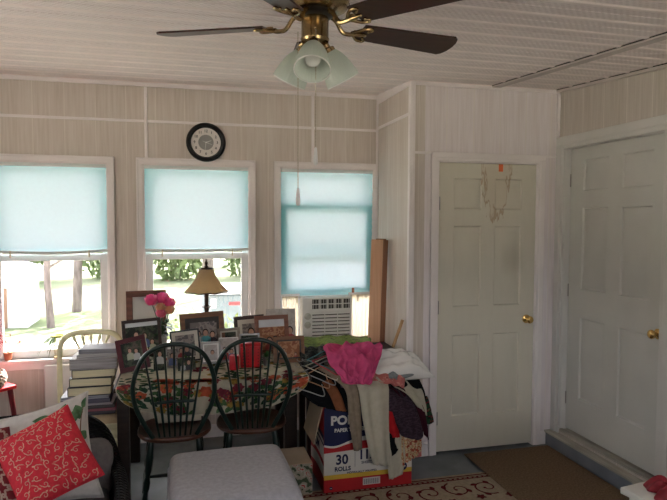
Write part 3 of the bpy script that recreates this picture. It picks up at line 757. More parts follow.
# ------------------------------------------------------------------ windsor chairs at the table
SEATW = wood('reddish_seat_wood', (.10, .036, .020), (.055, .020, .012), 'x', 30, rough=.3)
def make_windsor(label):
    t = thing('windsor_chair', label, 'chair', (0, 0, 0), 0, 'windsor chairs tucked under the table')
    # local: the back of the chair is at y = 0 towards the viewer, the seat runs to +y
    prof = []
    n = 40
    def rim(a):
        x = .205*math.copysign(abs(math.cos(a))**.85, math.cos(a)); y = .205+.200*math.copysign(abs(math.sin(a))**.8, math.sin(a)); return x, y
    b = MB()
    rows = [(.86, .425), (.96, .428), (1.0, .438), (1.0, .447), (.97, .455), (.85, .453), (.5, .444), (.01, .441)]
    rr = []
    for k_, z in rows:
        rr.append([b.bm.verts.new((rim(2*math.pi*i/n)[0]*k_, .205+(rim(2*math.pi*i/n)[1]-.205)*k_, z)) for i in range(n)])
    for a, c in zip(rr, rr[1:]):
        for i in range(n): b._f([a[i], a[(i+1) % n], c[(i+1) % n], c[i]])
    b._f(rr[0]); b._f(rr[-1])
    b.build('seat', SEATW, t)
    lean_ = .20
    Pz = lambda x, z: V((x, .045 - (z-.45)*lean_, z))
    pts = [(-.115, .452), (-.160, .54), (-.200, .64), (-.213, .74), (-.195, .835), (-.150, .925), (-.080, .972), (0, .985)]
    pts = pts + [(-x, z) for x, z in pts[-2::-1]]
    b = MB(); b.tube([Pz(x, z) for x, z in spline([(x, z, 0) for x, z in pts], 6) for x, z in [(x, z)]] if False else [Pz(p.x, p.y) for p in spline([(x, z, 0) for x, z in pts], 6)], .0125, 12)
    b.build('bow', GREEN, t)
    for i in range(-3, 4):
        x0, x1 = i*.027, i*.049
        zt = .982 - .18*(abs(x1)/.21)**2.4
        b = MB(); b.tube([Pz(x0+(x1-x0)*k/10, .450+(zt-.450)*k/10) for k in range(11)], [.0055+.0022*math.exp(-((k-3.2)/1.6)**2) for k in range(11)], 8)
        b.build('spindle', GREEN, t)
    b = MB(); q = [Pz(-.105+.21*k/12, .655+.006*math.sin(math.pi*k/12)) - V((0, .004*math.sin(math.pi*k/12), 0)) for k in range(13)]
    b.tube(q, [.006]+[.0095]*11+[.006], 10); b.build('back_rail', GREEN, t)
    tops = [(-.125, .07, -.175, .015), (.125, .07, .175, .015), (-.13, .33, -.185, .385), (.13, .33, .185, .385)]
    for x0, y0, x1, y1 in tops:
        b = MB(); pr = [(0, .010), (.06, .014), (.12, .016), (.16, .012), (.18, .018), (.21, .019), (.24, .012), (.27, .018), (.34, .021), (.40, .017), (.437, .012)]
        b.tube([V((x1+(x0-x1)*z/.437, y1+(y0-y1)*z/.437, z)) for z, r in pr], [r for z, r in pr], 12); b.build('leg', GREEN, t)
    for sx_ in (-1, 1):
        b = MB(); q = [V((sx_*.163, .03+.332*k/8, .175)) for k in range(9)]; b.tube(q, [.007+.005*math.sin(math.pi*k/8) for k in range(9)], 8); b.build('stretcher', GREEN, t)
    b = MB(); q = [V((-.163+.326*k/8, .195, .175)) for k in range(9)]; b.tube(q, [.007+.005*math.sin(math.pi*k/8) for k in range(9)], 8); b.build('stretcher', GREEN, t)
    return t
wc = make_windsor('dark green bow back windsor chair holding a cream box, nearer the yellow chair')
wc.location = (-.062, 3.245, 0); wc.rotation_euler = (0, 0, R(1))
w2 = dup(wc, (.362, 3.270, 0), R(-4), 'dark green bow back windsor chair in front of the red box, beside the clothes pile')
b = MB().rbox(-.13, .13, -.06, .06, 0, .052, r=.006); b.rbox(-.132, .132, -.062, .062, .040, .054, r=.004)
bx = b.build('flat_box', mat('cream_box_card', (.62, .55, .42), rough=.7, var=.08)); bx.location = (-.045, 3.565, .456)
tag(bx, 'flat cream box lying on the seat of the windsor chair nearer the books', 'box')

# ------------------------------------------------------------------ yellow chair with a pile of books
yc = thing('painted_chair', 'pale yellow painted chair with a fan splat back holding a tall book stack', 'chair', (-.602, 3.88, 0))
pts = [(-.185, .42), (-.19, .60), (-.19, .78), (-.172, .855), (-.115, .895), (0, .905), (.115, .895), (.172, .855), (.19, .78), (.19, .60), (.185, .42)]
yb_ = lambda z: .17+.10*(z-.42)
b = MB(); b.tube([V((p.x, yb_(p.y), p.y)) for p in spline([(x, z, 0) for x, z in pts], 6)], .017, 10); b.build('back_frame', CREAM, yc)
for i in range(-2, 3):
    q = spline([(i*.011, yb_(.56), .50), (i*.014, yb_(.7), .66), (i*.026, yb_(.78), .76), (i*.046, yb_(.85), .84), (i*.055, yb_(.89), .888-.004*abs(i))], 5)
    MB().tube(q, [.007]*(len(q)-4)+[.010, .011, .009, .007], 8).build('back_slat', CREAM, yc)
MB().tube([(-.185, yb_(.5), .50), (0, yb_(.5)+.01, .50), (.185, yb_(.5), .50)], .013, 8).build('back_rail', CREAM, yc)
MB().rbox(-.215, .215, -.21, .19, .385, .425, r=.008).build('seat_frame', CREAM, yc)
def f(u, v):
    x, y = 2*u-1, 2*v-1
    e = (max(0, 1-abs(x)**4)*max(0, 1-abs(y)**4))**.35
    return V((.212*x, -.01+.198*y, .424+.040*e))
MB().grid(f, 24, 24).build('seat_cushion', mat('tan_seat_fabric', (.47, .36, .22), rough=.85, var=.2, scale=(14, 14, 14), bump=.3), yc, sharp=0)
for sx_ in (-1, 1):
    pr = [(0, .016), (.02, .022), (.05, .018), (.09, .021), (.13, .017), (.15, .026), (.17, .018), (.22, .024), (.28, .021), (.31, .026), (.325, .017), (.35, .027)]
    b = MB().lathe([(r, z) for z, r in pr], (sx_*.188, -.175, 0), 16); b.rbox(sx_*.188-.026, sx_*.188+.026, -.201, -.149, .345, .395, r=.003); b.build('leg', CREAM, yc)
    MB().tube([(sx_*.185, .21, 0), (sx_*.185, .18, .2), (sx_*.185, .17, .43)], [.015, .018, .018], 10).build('leg', CREAM, yc)
for sx_ in (-1, 1): MB().tube([(sx_*.187, -.175, .16), (sx_*.186, .19, .16)], .009, 8).build('stretcher', CREAM, yc)
MB().tube([(-.187, -.175, .24), (.187, -.175, .24)], .010, 8).build('stretcher', CREAM, yc)

def book(cx, cy_, z, w, dp, h, rz, col, label, soft=False):
    t = thing('book', label, 'book', (cx, cy_, z), rz, 'books stacked on the yellow chair')
    cm = mat('book_cover_%02d' % int(z*1000), col, rough=.45, var=.15)
    c = .0035 if not soft else .0026
    b = MB(); b.box(-w/2, w/2, -dp/2, dp/2, 0, c); b.box(-w/2, w/2, -dp/2, dp/2, h-c, h); b.box(-w/2, -w/2+c, -dp/2, dp/2, c, h-c)
    b.build('cover', cm, t, bevel=.0008)
    MB().box(-w/2+c+.0005, w/2-.004, -dp/2+.004, dp/2-.004, c+.0002, h-c-.0002).build('pages', PAGES if not soft else mat('pages_%02d' % int(z*1000), tuple(.10+.72*q for q in col), rough=.8, scale=(5, 5, 160), var=.35), t)
bks = [ # height, width, depth, dx, dy, rotation, colour, soft, label
 (0.0240, .27, .21, -.006, .00, 4, (.05, .045, .06), 1, 'dark paperback at the very bottom of the book stack'),
 (0.0150, .27, .21, .012, .00, -3, (.45, .12, .16), 1, 'thin pinkish magazine low in the book stack'),
 (0.0210, .26, .20, .000, -.01, 2, (.05, .04, .04), 1, 'dark thin book above the pink magazine'),
 (0.0150, .27, .21, -.010, .00, -2, (.55, .50, .52), 1, 'thin pale magazine in the lower part of the book stack'),
 (0.0240, .28, .21, -.030, -.01, 1, (.11, .09, .15), 1, 'grey violet magazine pile base directly below the black cased books'),
 (0.0180, .27, .21, -.032, .00, -1, (.42, .42, .47), 1, 'light grey magazine jutting to the left below the hardbacks'),
 (0.0540, .245, .19, -.010, -.005, 1, (.02, .02, .03), 0, 'black hardback with cream pages, lowest of the three black hardbacks'),
 (0.0510, .240, .19, .000, .00, -2, (.03, .025, .03), 0, 'middle one of the three black hardbacks in the stack'),
 (0.0510, .245, .18, .012, .00, 2, (.04, .035, .035), 0, 'black hardback uppermost of three, under the grey book'),
 (0.0660, .270, .19, .018, .00, -1, (.40, .36, .35), 1, 'thick grey paperback near the top of the book stack'),
 (0.0270, .235, .18, .030, .00, 6, (.52, .50, .49), 1, 'white magazine lying askew under the topmost book'),
 (0.0270, .225, .17, .050, .00, -5, (.26, .25, .28), 1, 'topmost grey book of the stack on the yellow chair'),
]
z = .4645
for h, w, dp, dx, dy, rz, col, soft, lab in bks:
    book(-.555+dx, 3.83+dy, z, w, dp, h, R(rz), col, lab, soft); z += h+.0003

# ------------------------------------------------------------------ ottoman, small box, rugs, white table
ot = thing('ottoman', 'square light grey upholstered ottoman with cushioned top', 'ottoman', (.21, 2.82, 0), R(1.5))
GREYF = mat('light_grey_upholstery', (.43, .43, .47), rough=.9, var=.1, scale=(50, 50, 50), bump=.35, bscale=250, spec=.1)
def f(u, v):
    x, y = math.sin(math.pi*(u-.5)), math.sin(math.pi*(v-.5))
    e = (max(0, 1-abs(x)**14)*max(0, 1-abs(y)**14))**.4
    k = lambda q: q*(1-.02*(1-abs(q)))
    return V((.295*x*(1-.015*y*y), .315*y*(1-.015*x*x), .36+.080*e))
b = MB(); b.grid(f, 40, 40)
b.build('cushion', GREYF, ot, sharp=0)
MB().tube([V((.295*math.copysign(min(1, abs(math.cos(a))*1.35), math.cos(a)), .315*math.copysign(min(1, abs(math.sin(a))*1.35), math.sin(a)), .362)) for a in [2*math.pi*k/48 for k in range(48)]], .006, 8, closed=True, up=(0, 0, 1)).build('piping', GREYF, ot)
MB().rbox(-.288, .288, -.308, .308, .06, .360, r=.012).build('upholstered_base', GREYF, ot)
for sx_ in (-1, 1):
    for sy_ in (-1, 1): MB().lathe([(.018, .013), (.024, .065)], (sx_*.25, sy_*.27, 0), 12).build('foot', DKWOOD, ot)

DAISY = bands('printed_daisy_carton', [(0, (.06, .085, .05)), (.43, (.30, .28, .22)), (.55, (.40, .37, .31)), (.62, (.36, .05, .045)), (.66, (.38, .34, .29))], (26, 26, 26), detail=1)
b = MB(); b.rbox(.548, .722, 3.34, 3.595, .014, .205, r=.003, seg=1)
b.bm.normal_update()
for fc in b.bm.faces:
    if abs(fc.normal.z) < .5: fc.material_index = 1
tag(b.build('cardboard_box', [CARD, DAISY], world=(.61, 3.5, 0)), 'small cardboard box with a floral printed side beside the big carton', 'box')

def swirl(cx, cy_, r, a0, turns, sgn, n=22):
    return [(cx + r*(1-t*.82)*math.cos(a0+sgn*turns*2*math.pi*t), cy_ + r*(1-t*.82)*math.sin(a0+sgn*turns*2*math.pi*t)) for t in [k/n for k in range(n+1)]]
def leaf2(x, y, ang, l, w): return [(x+math.cos(ang)*l*t - math.sin(ang)*w*math.sin(math.pi*t)*s, y+math.sin(ang)*l*t + math.cos(ang)*w*math.sin(math.pi*t)*s) for t, s in [(k/6, 1) for k in range(7)] + [(k/6, -1) for k in range(5, 0, -1)]]
BURG = mat('burgundy_rug_wool', (.13, .022, .024), rough=1, var=.3, scale=(60, 60, 60), spec=.05)
RUGB = mat('beige_rug_wool', (.37, .30, .22), rough=1, var=.15, scale=(50, 50, 50), bump=.4, bscale=300, spec=.05)
rug = thing('area_rug', 'beige area rug with burgundy scrolling vines and a lined border', 'rug', (1.05, 2.6, 0))
rx0, rx1, ry0, ry1 = -.95, .95, -1.2, .785
b = MB(); b.rbox(rx0, rx1, ry0, ry1, .001, .011, r=.003, seg=1); b.build('pile', RUGB, rug)
b = MB(); zf = .0118
def Z(x, y): return V((x, y, zf))
for ins, w in ((.032, .006), (.052, .003), (.072, .006)):
    b.ribbon([(rx0+ins, ry1-ins), (rx1-ins, ry1-ins)], lambda t: w, Z); b.ribbon([(rx0+ins, ry0+ins), (rx1-ins, ry0+ins)], lambda t: w, Z)
    b.ribbon([(rx0+ins, ry0+ins), (rx0+ins, ry1-ins)], lambda t: w, Z); b.ribbon([(rx1-ins, ry0+ins), (rx1-ins, ry1-ins)], lambda t: w, Z)
k = 0
while rx0+.05+k*.034 < rx1-.05:
    x = rx0+.05+k*.034; b.poly([Z(x, ry1-.060), Z(x+.010, ry1-.052), Z(x+.020, ry1-.060), Z(x+.010, ry1-.068)]); k += 1
rs = random.Random(3)
for j in range(6):
    for i in range(9):
        cx, c_y = rx0+.20+i*.185+(.09 if j % 2 else 0), ry1-.20-j*.27+rs.uniform(-.02, .02)
        if cx > rx1-.12: continue
        s = 1 if (i+j) % 2 else -1
        pts = swirl(cx, c_y, .092, R(90*s+20), 1.25, s)
        b.ribbon(pts, lambda t: .0065*(1-.4*t), Z)
        p = pts[-1]; b.ball((p[0], p[1], zf-.0005), .011, sc=(1, 1, .05), seg=8)
        for q, an in ((pts[3], 1.2), (pts[8], 2.9), (pts[12], 4.6)):
            b.poly([Z(*w_) for w_ in leaf2(q[0], q[1], an*s+rs.uniform(-.4, .4), .055, .016)])
        for q in range(5):
            a = 2*math.pi*q/5+i; fx, fy = cx+.09, c_y-.12
            b.poly([Z(*w_) for w_ in leaf2(fx, fy, a, .034, .011)])
b.build('vine_pattern', BURG, rug)

MATM = mat('brown_coir_mat', (.20, .135, .085), rough=1, var=.3, scale=(90, 90, 90), bump=.8, bscale=400, spec=.05)
b = MB().rbox(1.865, 2.530, 2.72, 3.660, .0125, .022, r=.004, seg=1)
tag(b.build('doormat', MATM, world=(2.2, 3.2, 0)), 'plain brown doormat on the floor before the house door step', 'doormat')

wt = thing('low_table', 'white table corner near the house door with a dark red cloth on it', 'table', (2.023, 1.759, 0), R(9))
TW = mat('white_table_paint', (.66, .66, .62), rough=.35, var=.04)
MB().rbox(-.35, .35, -.30, .205, .575, .600, r=.004).build('tabletop', TW, wt)
for sx_ in (-1, 1):
    for yy in (-.26, .16): MB().rbox(sx_*.31-.02, sx_*.31+.02, yy-.02, yy+.02, 0, .575, r=.003).build('leg', TW, wt)
REDC = mat('dark_red_cloth', (.26, .018, .03), rough=.6, var=.4, scale=(20, 20, 20))
def f(u, v):
    a = 2*math.pi*u; r = .72*(.022+.065*(1-v))*(1+.35*math.cos(3*a+.5)+.12*math.cos(7*a))
    return V((r*1.5*math.cos(a), r*math.sin(a), .602+.030*math.sin(math.pi*min(1, v*1.1)/1.2)*(1+.4*math.sin(5*a))+.012*v))
cw = at(650, 489, 'z', .6)
b = MB(); b.grid(lambda u, v: f(u, v)+V((cw.x+.05, cw.y-.045, 0)), 60, 12, wrap=True)
tag(b.build('cloth_napkin', REDC, world=(cw.x, cw.y, .6), sharp=0, solid=.001), 'crumpled dark red cloth lying on the white table', 'cloth')

# ------------------------------------------------------------------ picture frames and things on the table
SKIN = mat('photo_skin_tone', (.50, .30, .22), rough=.5); SKY_P = mat('photo_pale_sky', (.62, .64, .66), rough=.4)
PH = {
 'dark': bands('photo_dark_foliage', [(0, (.03, .035, .03)), (.45, (.06, .075, .05)), (.55, (.12, .10, .08)), (.65, (.05, .05, .06))], (22, 22, 22)),
 'warm': bands('photo_warm_scene', [(0, (.30, .13, .07)), (.45, (.45, .24, .14)), (.55, (.26, .10, .06)), (.63, (.55, .36, .22))], (22, 22, 22)),
 'grey': bands('photo_grey_scene', [(0, (.20, .18, .17)), (.45, (.30, .27, .25)), (.55, (.14, .13, .13)), (.65, (.38, .35, .32))], (22, 22, 22)),
 'blank': mat('blank_mirror_grey', (.42, .43, .38), rough=.25, var=.05),
 'light': bands('photo_light_scene', [(0, (.46, .43, .41)), (.45, (.52, .50, .48)), (.55, (.44, .42, .40)), (.65, (.56, .54, .52))], (15, 15, 15)),
}
SHIRTS = [mat('photo_shirt_%d' % i, c, rough=.5) for i, c in enumerate(((.10, .14, .30), (.45, .45, .44), (.35, .06, .06), (.05, .05, .06), (.40, .42, .30), (.08, .35, .40)))]
HAIRP = mat('photo_dark_hair', (.03, .02, .015), rough=.5)
def picture(parent, M, w, h, kind, people, sky=0, yoff=.0, name='photo'):
    """a flat print in its own plane: x across, z up, face to -y"""
    mats = [PH[kind], SKIN, HAIRP, SKY_P] + SHIRTS
    b = MB(); b.box(-w/2, w/2, yoff, yoff+.001, 0, h, 0, M)
    if sky: b.box(-w/2, w/2, yoff-.0004, yoff, h*(1-sky), h, 3, M)
    for fx, fz, s, ci in people:
        x = w*fx; z = h*fz; r = h*s
        c = lambda cx, cz, rx, rz, dy, n=14: [M @ V((cx+rx*math.cos(2*math.pi*k/n), yoff-dy, cz+rz*math.sin(2*math.pi*k/n))) for k in range(n)]
        body = [(x-r*1.7, max(0.001, z-r*4.2)), (x+r*1.7, max(0.001, z-r*4.2)), (x+r*1.5, z-r*1.6), (x+r*.5, z-r*.9), (x-r*.5, z-r*.9), (x-r*1.5, z-r*1.6)]
        body = [(max(-w/2+.001, min(w/2-.001, p)), q) for p, q in body]
        b.poly([M @ V((p, yoff-.0006, q)) for p, q in body], 4+ci)
        b.poly(c(x, z+r*.15, r*.98, r*1.2, .0007), 2); b.poly(c(x, z-r*.08, r*.75, r, .0009), 1)
    return b.build(name, mats, parent)
def photo_frame(label, uL, uR, vT, y, fm, border, kind, people, yaw=0, roll=0, lean=11, matc=None, matw=0, sky=0, depth=.014, group='framed photos on the table', zb=TZ+.0045, kindname='picture_frame', stand=True):
    um = (uL+uR)/2; top = at(um, vT, 'y', y+.02); p0, p1 = at(uL, vT+15, 'y', y), at(uR, vT+15, 'y', y)
    w = (p1.x-p0.x)/max(.5, math.cos(R(yaw))); h = (top.z-zb)/math.cos(R(lean))
    t = thing(kindname, label, 'picture frame' if kindname == 'picture_frame' else 'photo', ((p0.x+p1.x)/2, y, zb), R(yaw), group)
    M = Matrix.Rotation(R(-lean), 4, 'X') @ Matrix.Rotation(R(roll), 4, 'Y')
    if roll: M = Matrix.Translation((0, 0, abs(math.sin(R(roll)))*w/2)) @ M
    if border:
        b = MB(); q = border
        for x0, x1, z0, z1 in ((-w/2, w/2, 0, q), (-w/2, w/2, h-q, h), (-w/2, -w/2+q, q, h-q), (w/2-q, w/2, q, h-q)): b.box(x0, x1, -depth/2, depth/2, z0, z1, 0, M)
        for x0, x1, z0, z1 in ((-w/2+q*.8, w/2-q*.8, q*.8, q), (-w/2+q*.8, w/2-q*.8, h-q, h-q*.8)): b.box(x0, x1, -depth/2-.002, -depth/2, z0, z1, 0, M)
        b.build('frame', fm, t, bevel=.0015)
        b = MB().box(-w/2+q*.5, w/2-q*.5, depth*.2, depth*.45, q*.5, h-q*.5, 0, M); b.build('backing', CARD, t)
        Mi = M @ Matrix.Translation((0, 0, q))
        iw, ih = w-2*q, h-2*q
        if matw:
            b = MB()
            for x0, x1, z0, z1 in ((-iw/2, iw/2, 0, matw), (-iw/2, iw/2, ih-matw, ih), (-iw/2, -iw/2+matw, matw, ih-matw), (iw/2-matw, iw/2, matw, ih-matw)): b.box(x0, x1, -.003, -.001, z0, z1, 0, Mi)
            b.build('mat_board', matc, t); Mi = Mi @ Matrix.Translation((0, 0, matw)); iw -= 2*matw; ih -= 2*matw
        picture(t, Mi, iw, ih, kind, people, sky)
        if stand:
            a = M @ V((0, depth*.5, h*.72)); a.y += .001
            fy = a.y + h*.26
            b = MB(); b.prism([(-.018, 0), (.018, 0), (.010, 1), (-.010, 1)], 0, .003, 0, lambda x, q_, t_: V((x, fy+(a.y-fy)*q_+t_, a.z*q_))); b.build('easel_leg', BLACK, t)
    else:
        picture(t, M, w, h, kind, people, sky)
    return t
BRN = wood('brown_frame_wood', (.17, .062, .034), (.10, .035, .02), 'x', 50); DBR = wood('dark_brown_frame_wood', (.055, .028, .02), (.03, .016, .012), 'x', 50)
MAR = mat('maroon_frame_lacquer', (.085, .014, .020), rough=.3, var=.2); OAK = wood('golden_brown_frame_wood', (.24, .11, .045), (.15, .065, .028), 'x', 50)
REDB = wood('reddish_frame_wood', (.22, .075, .035), (.14, .045, .022), 'x', 50); BLK = mat('black_frame_lacquer', (.014, .014, .015), rough=.3)
TAN = mat('tan_grey_frame', (.32, .27, .22), rough=.5, var=.15, scale=(30, 30, 30)); SILV = mat('dull_silver_frame', (.26, .25, .24), rough=.35, metal=.7, var=.15)
DKMAT = mat('dark_grey_mat_board', (.075, .07, .065), rough=.8); CRMAT = mat('cream_mat_board', (.62, .58, .50), rough=.8)
# blank mirror-like panel in the tall frame
photo_frame('tall reddish brown frame with a blank pale picture behind the flowers', 126.5, 167, 291.5, 4.20, BRN, .042, 'blank', [], yaw=-4, lean=7, depth=.022, roll=-1.5)
photo_frame('dark brown frame with a family group photo, left of the flower vase', 123.5, 163, 321, 3.97, DBR, .021, 'dark', [(-.18, .62, .085, 1), (.08, .56, .085, 0), (.30, .36, .07, 4), (.06, .26, .07, 2)], yaw=-6, lean=9, roll=-5, sky=.13)
photo_frame('maroon frame with a dark photo of two people at the table corner nearest the books', 120, 151, 341, 3.60, MAR, .028, 'dark', [(-.12, .66, .09, 4), (.18, .60, .09, 1)], yaw=-10, lean=14, roll=-13)
photo_frame('large golden brown frame with a dark mat under the table lamp', 181.5, 226, 314, 3.98, OAK, .034, 'grey', [(.0, .6, .08, 3)], lean=9, roll=-3, matc=DKMAT, matw=.03, depth=.02)
photo_frame('unframed grey photo of people leaning on the large golden frame', 192.5, 218, 324, 3.90, None, 0, 'grey', [(-.25, .70, .085, 1), (.05, .72, .09, 5), (.32, .66, .08, 3)], lean=9, roll=-2, kindname='photo_print', group='photos on the table')
photo_frame('thin black frame with a cream mat and a light group photo', 172, 201.5, 331, 3.80, BLK, .010, 'grey', [(.05, .34, .12, 3), (-.25, .30, .1, 2)], yaw=4, lean=9, roll=-4, matc=CRMAT, matw=.022)
photo_frame('dark silver frame with a single portrait behind the gap between the chairs', 201, 221, 341.5, 3.74, SILV, .013, 'light', [(.12, .50, .13, 1)], yaw=2, lean=9, matc=PAPER, matw=.008)
photo_frame('small tan frame with a dark picture right of the unframed photo', 218.5, 241, 328.5, 3.97, TAN, .018, 'dark', [(0, .55, .1, 1)], lean=9, roll=-2, matc=CRMAT, matw=.010)
photo_frame('dark wooden frame with a beaded top and a small cream matted photo', 235.5, 266, 316.5, 4.08, DBR, .026, 'grey', [(.1, .5, .2, 3)], lean=9, roll=-3, matc=CRMAT, matw=.030)
photo_frame('reddish wooden frame with a photo of a couple under a pale sky', 255.5, 289.5, 316, 3.92, REDB, .028, 'warm', [(-.10, .30, .10, 2), (.12, .32, .10, 3)], lean=9, roll=-1, sky=.25, depth=.018)
photo_frame('tall white card with a red figure standing behind the reddish frame', 266.5, 296, 309, 4.12, None, 0, 'light', [(.30, .42, .09, 2), (.08, .75, .06, 2)], lean=8, kindname='photo_print', group='photos on the table')
photo_frame('golden brown horizontal frame with an orange photo at the right end of the table', 273.5, 305, 336.5, 3.66, OAK, .022, 'warm', [(.30, .18, .09, 2), (-.22, .45, .1, 1)], yaw=3, lean=10, matc=DKMAT, matw=.009)
photo_frame('clear acrylic stand with a white and red snapshot beside the red box', 219, 238.5, 337.5, 3.76, PAPER, .004, 'light', [(-.2, .5, .1, 2), (.15, .42, .09, 0)], lean=8)
photo_frame('small silver frame directly behind the red box', 239.5, 260, 333.5, 3.88, SILV, .012, 'dark', [(0, .5, .12, 1)], lean=8)
photo_frame('narrow dark photo card behind the left part of the windsor chair nearer the books', 153.5, 166, 347, 3.64, None, 0, 'dark', [(.0, .7, .1, 1)], lean=8, kindname='photo_print', group='photos on the table')
photo_frame('low dark snapshot of a dark haired person behind the chair spindles', 178, 196, 357.5, 3.60, None, 0, 'dark', [(.12, .60, .17, 3), (-.2, .55, .13, 1)], lean=8, roll=-3, kindname='photo_print', group='photos on the table')
photo_frame('small upright snapshot beside the narrow dark photo card', 167, 178, 349, 3.68, None, 0, 'grey', [(.0, .65, .12, 0)], lean=8, kindname='photo_print', group='photos on the table')

# red box and red candle
rb0, rb1 = at(241, 372, 'y', 3.58), at(260.5, 343, 'y', 3.58)
zt_ = TZ+.0045
REDBOX = mat('red_tin_lacquer', (.50, .016, .022), rough=.4, var=.2)
t = thing('tin_box', 'upright red box with rows of dark dots behind the windsor chair', 'box', ((rb0.x+rb1.x)/2, 3.63, zt_))
w = (rb1.x-rb0.x)/2; H = rb1.z-zt_
MB().rbox(-w, w, -.045, .045, 0, H-.022, r=.004).build('body', REDBOX, t); MB().rbox(-w-.002, w+.002, -.047, .047, H-.021, H, r=.004).build('lid', REDBOX, t)
b = MB()
for i in range(4):
    for j in range(6):
        x = -w+.014+i*(2*w-.028)/3; zz = .015+j*(H-.055)/5
        b.prism([(x+.0035*math.cos(a), zz+.0035*math.sin(a)) for a in [2*math.pi*k/8 for k in range(8)]], -.0458, -.0448, 0, lambda px, pz, ty: V((px, ty, pz)))
b.build('dot_pattern', mat('dark_dot_print', (.06, .008, .01), rough=.5), t)
p = at(234.5, 362, 'y', 3.55)
t = thing('candle', 'short red pillar candle left of the red box', 'candle', (p.x, 3.57, zt_))
h_ = at(234.5, 355, 'y', 3.57).z - zt_
MB().lathe([(.001, 0), (.029, 0), (.030, .006), (.030, h_-.005), (.027, h_), (.012, h_-.004), (.001, h_-.005)], seg=28).build('wax', mat('red_wax', (.48, .02, .03), rough=.35), t)
MB().tube([(0, 0, h_-.006), (.001, 0, h_+.008)], .0012, 6).build('wick', BLACK, t)

def leafblade(b, o, d, l, w, bend, mi=0, up=V((0, 0, 1))):
    d = V(d).normalized(); s = d.cross(up); s = s.normalized() if s.length > .01 else V((1, 0, 0)); prev = None
    n = 5
    for k in range(n+1):
        t = k/n; c = V(o)+d*l*t+V((0, 0, -bend*l*t*t)); ww = w*math.sin(math.pi*(.08+.92*t))**.8*(1 if k < n else .1)
        q = (b.bm.verts.new(c-s*ww), b.bm.verts.new(c+V((0, 0, -ww*.25))), b.bm.verts.new(c+s*ww))
        if prev:
            b._f([prev[0], prev[1], q[1], q[0]], mi); b._f([prev[1], prev[2], q[2], q[1]], mi)
        prev = q
LEAF = mat('green_leaf', (.055, .15, .035), rough=.45, var=.4, scale=(30, 30, 30)); LEAF2 = mat('dark_green_leaf', (.02, .065, .022), rough=.4, var=.4, scale=(30, 30, 30))
def pot_plant(name, label, loc, rp, hp, potm, leafm, n, l, w, seed):
    r_ = random.Random(seed); t = thing(name, label, 'plant', loc)
    MB().lathe([(rp*.75, 0), (rp, hp*.9), (rp*1.06, hp*.9), (rp*1.06, hp), (rp*.9, hp), (rp*.85, hp*.85), (.001, hp*.85)], seg=24).build('pot', potm, t)
    b = MB()
    for k in range(n):
        a = r_.uniform(0, 6.28); el = r_.uniform(.2, 1.3)
        leafblade(b, (0, 0, hp*.85), (math.cos(a)*math.cos(el), math.sin(a)*math.cos(el), math.sin(el)), l*r_.uniform(.6, 1.1), w, .35)
    b.build('foliage', leafm, t)
p = at(266.5, 360, 'y', 3.62)
pot_plant('potted_plant', 'small green plant in a silver pot right of the red box', (p.x, 3.62, zt_), .024, .055, SILV, LEAF, 26, .065, .010, 1)
p = at(187, 356, 'y', 3.70)
pot_plant('potted_plant', 'small leafy green plant behind the windsor chair nearer the books', (p.x, 3.71, zt_), .022, .035, SILV, LEAF, 22, .06, .009, 2)

# table lamp
lp = thing('table_lamp', 'table lamp with a tan bell shade and a dark turned base before the middle window', 'lamp', (.143, 4.165, zt_))
BRZ = mat('dark_bronze', (.055, .032, .024), rough=.4, var=.25, metal=.3)
z0_ = zt_
prof = [(.07, 0), (.072, .010), (.055, .018), (.030, .030), (.022, .06), (.030, .10), (.034, .15), (.026, .19), (.018, .215), (.030, .232), (.032, .240), (.018, .262), (.015, .30), (.018, .335), (.038, .340), (.040, .344), (.018, .350), (.014, .356), (.016, .46)]
sc_ = (1.09-z0_+.05)/.46
MB().lathe([(r, z*sc_) for r, z in prof], seg=28).build('base', BRZ, lp)
zs0, zs1 = 1.137-z0_, 1.302-z0_
def f(u, v):
    a = 2*math.pi*u; t = v
    r = .150-.100*(1-(1-t)**1.75)
    q = math.pi/4; aa = (a % q)-q/2; r *= math.cos(q/2)/math.cos(aa)*.55+.45
    return V((r*math.cos(a), r*math.sin(a)*.95, zs0+(zs1-zs0)*t+.006*(1-t)*abs(math.cos(a*4))))
TANS = translucent('tan_lampshade_fabric', (.56, .45, .29), (.74, .58, .36), .45)
shd = MB().grid(f, 96, 20, wrap=True).build('lamp_shade', TANS, lp, sharp=0, solid=.002)
for v_, nm in ((0, 'lower_trim'), (1, 'upper_trim')):
    MB().tube([f(k/64, v_) for k in range(64)], .004, 6, closed=True, up=(0, 0, 1)).build(nm, BRZ, shd)
b = MB(); b.tube([(0, 0, 1.09+.04-z0_), (0, 0, zs1+.004)], .004, 8); b.tube([(-.046, 0, zs1-.003), (.046, 0, zs1-.003)], .002, 6); b.tube([(0, -.046, zs1-.003), (0, .046, zs1-.003)], .002, 6); b.build('harp', BRZ, lp)
MB().lathe([(.003, zs1), (.012, zs1+.005), (.016, zs1+.014), (.008, zs1+.022), (.010, zs1+.032), (.013, zs1+.040), (.006, zs1+.050), (.003, zs1+.064), (.001, zs1+.068)], seg=16).build('finial', BRZ, lp)

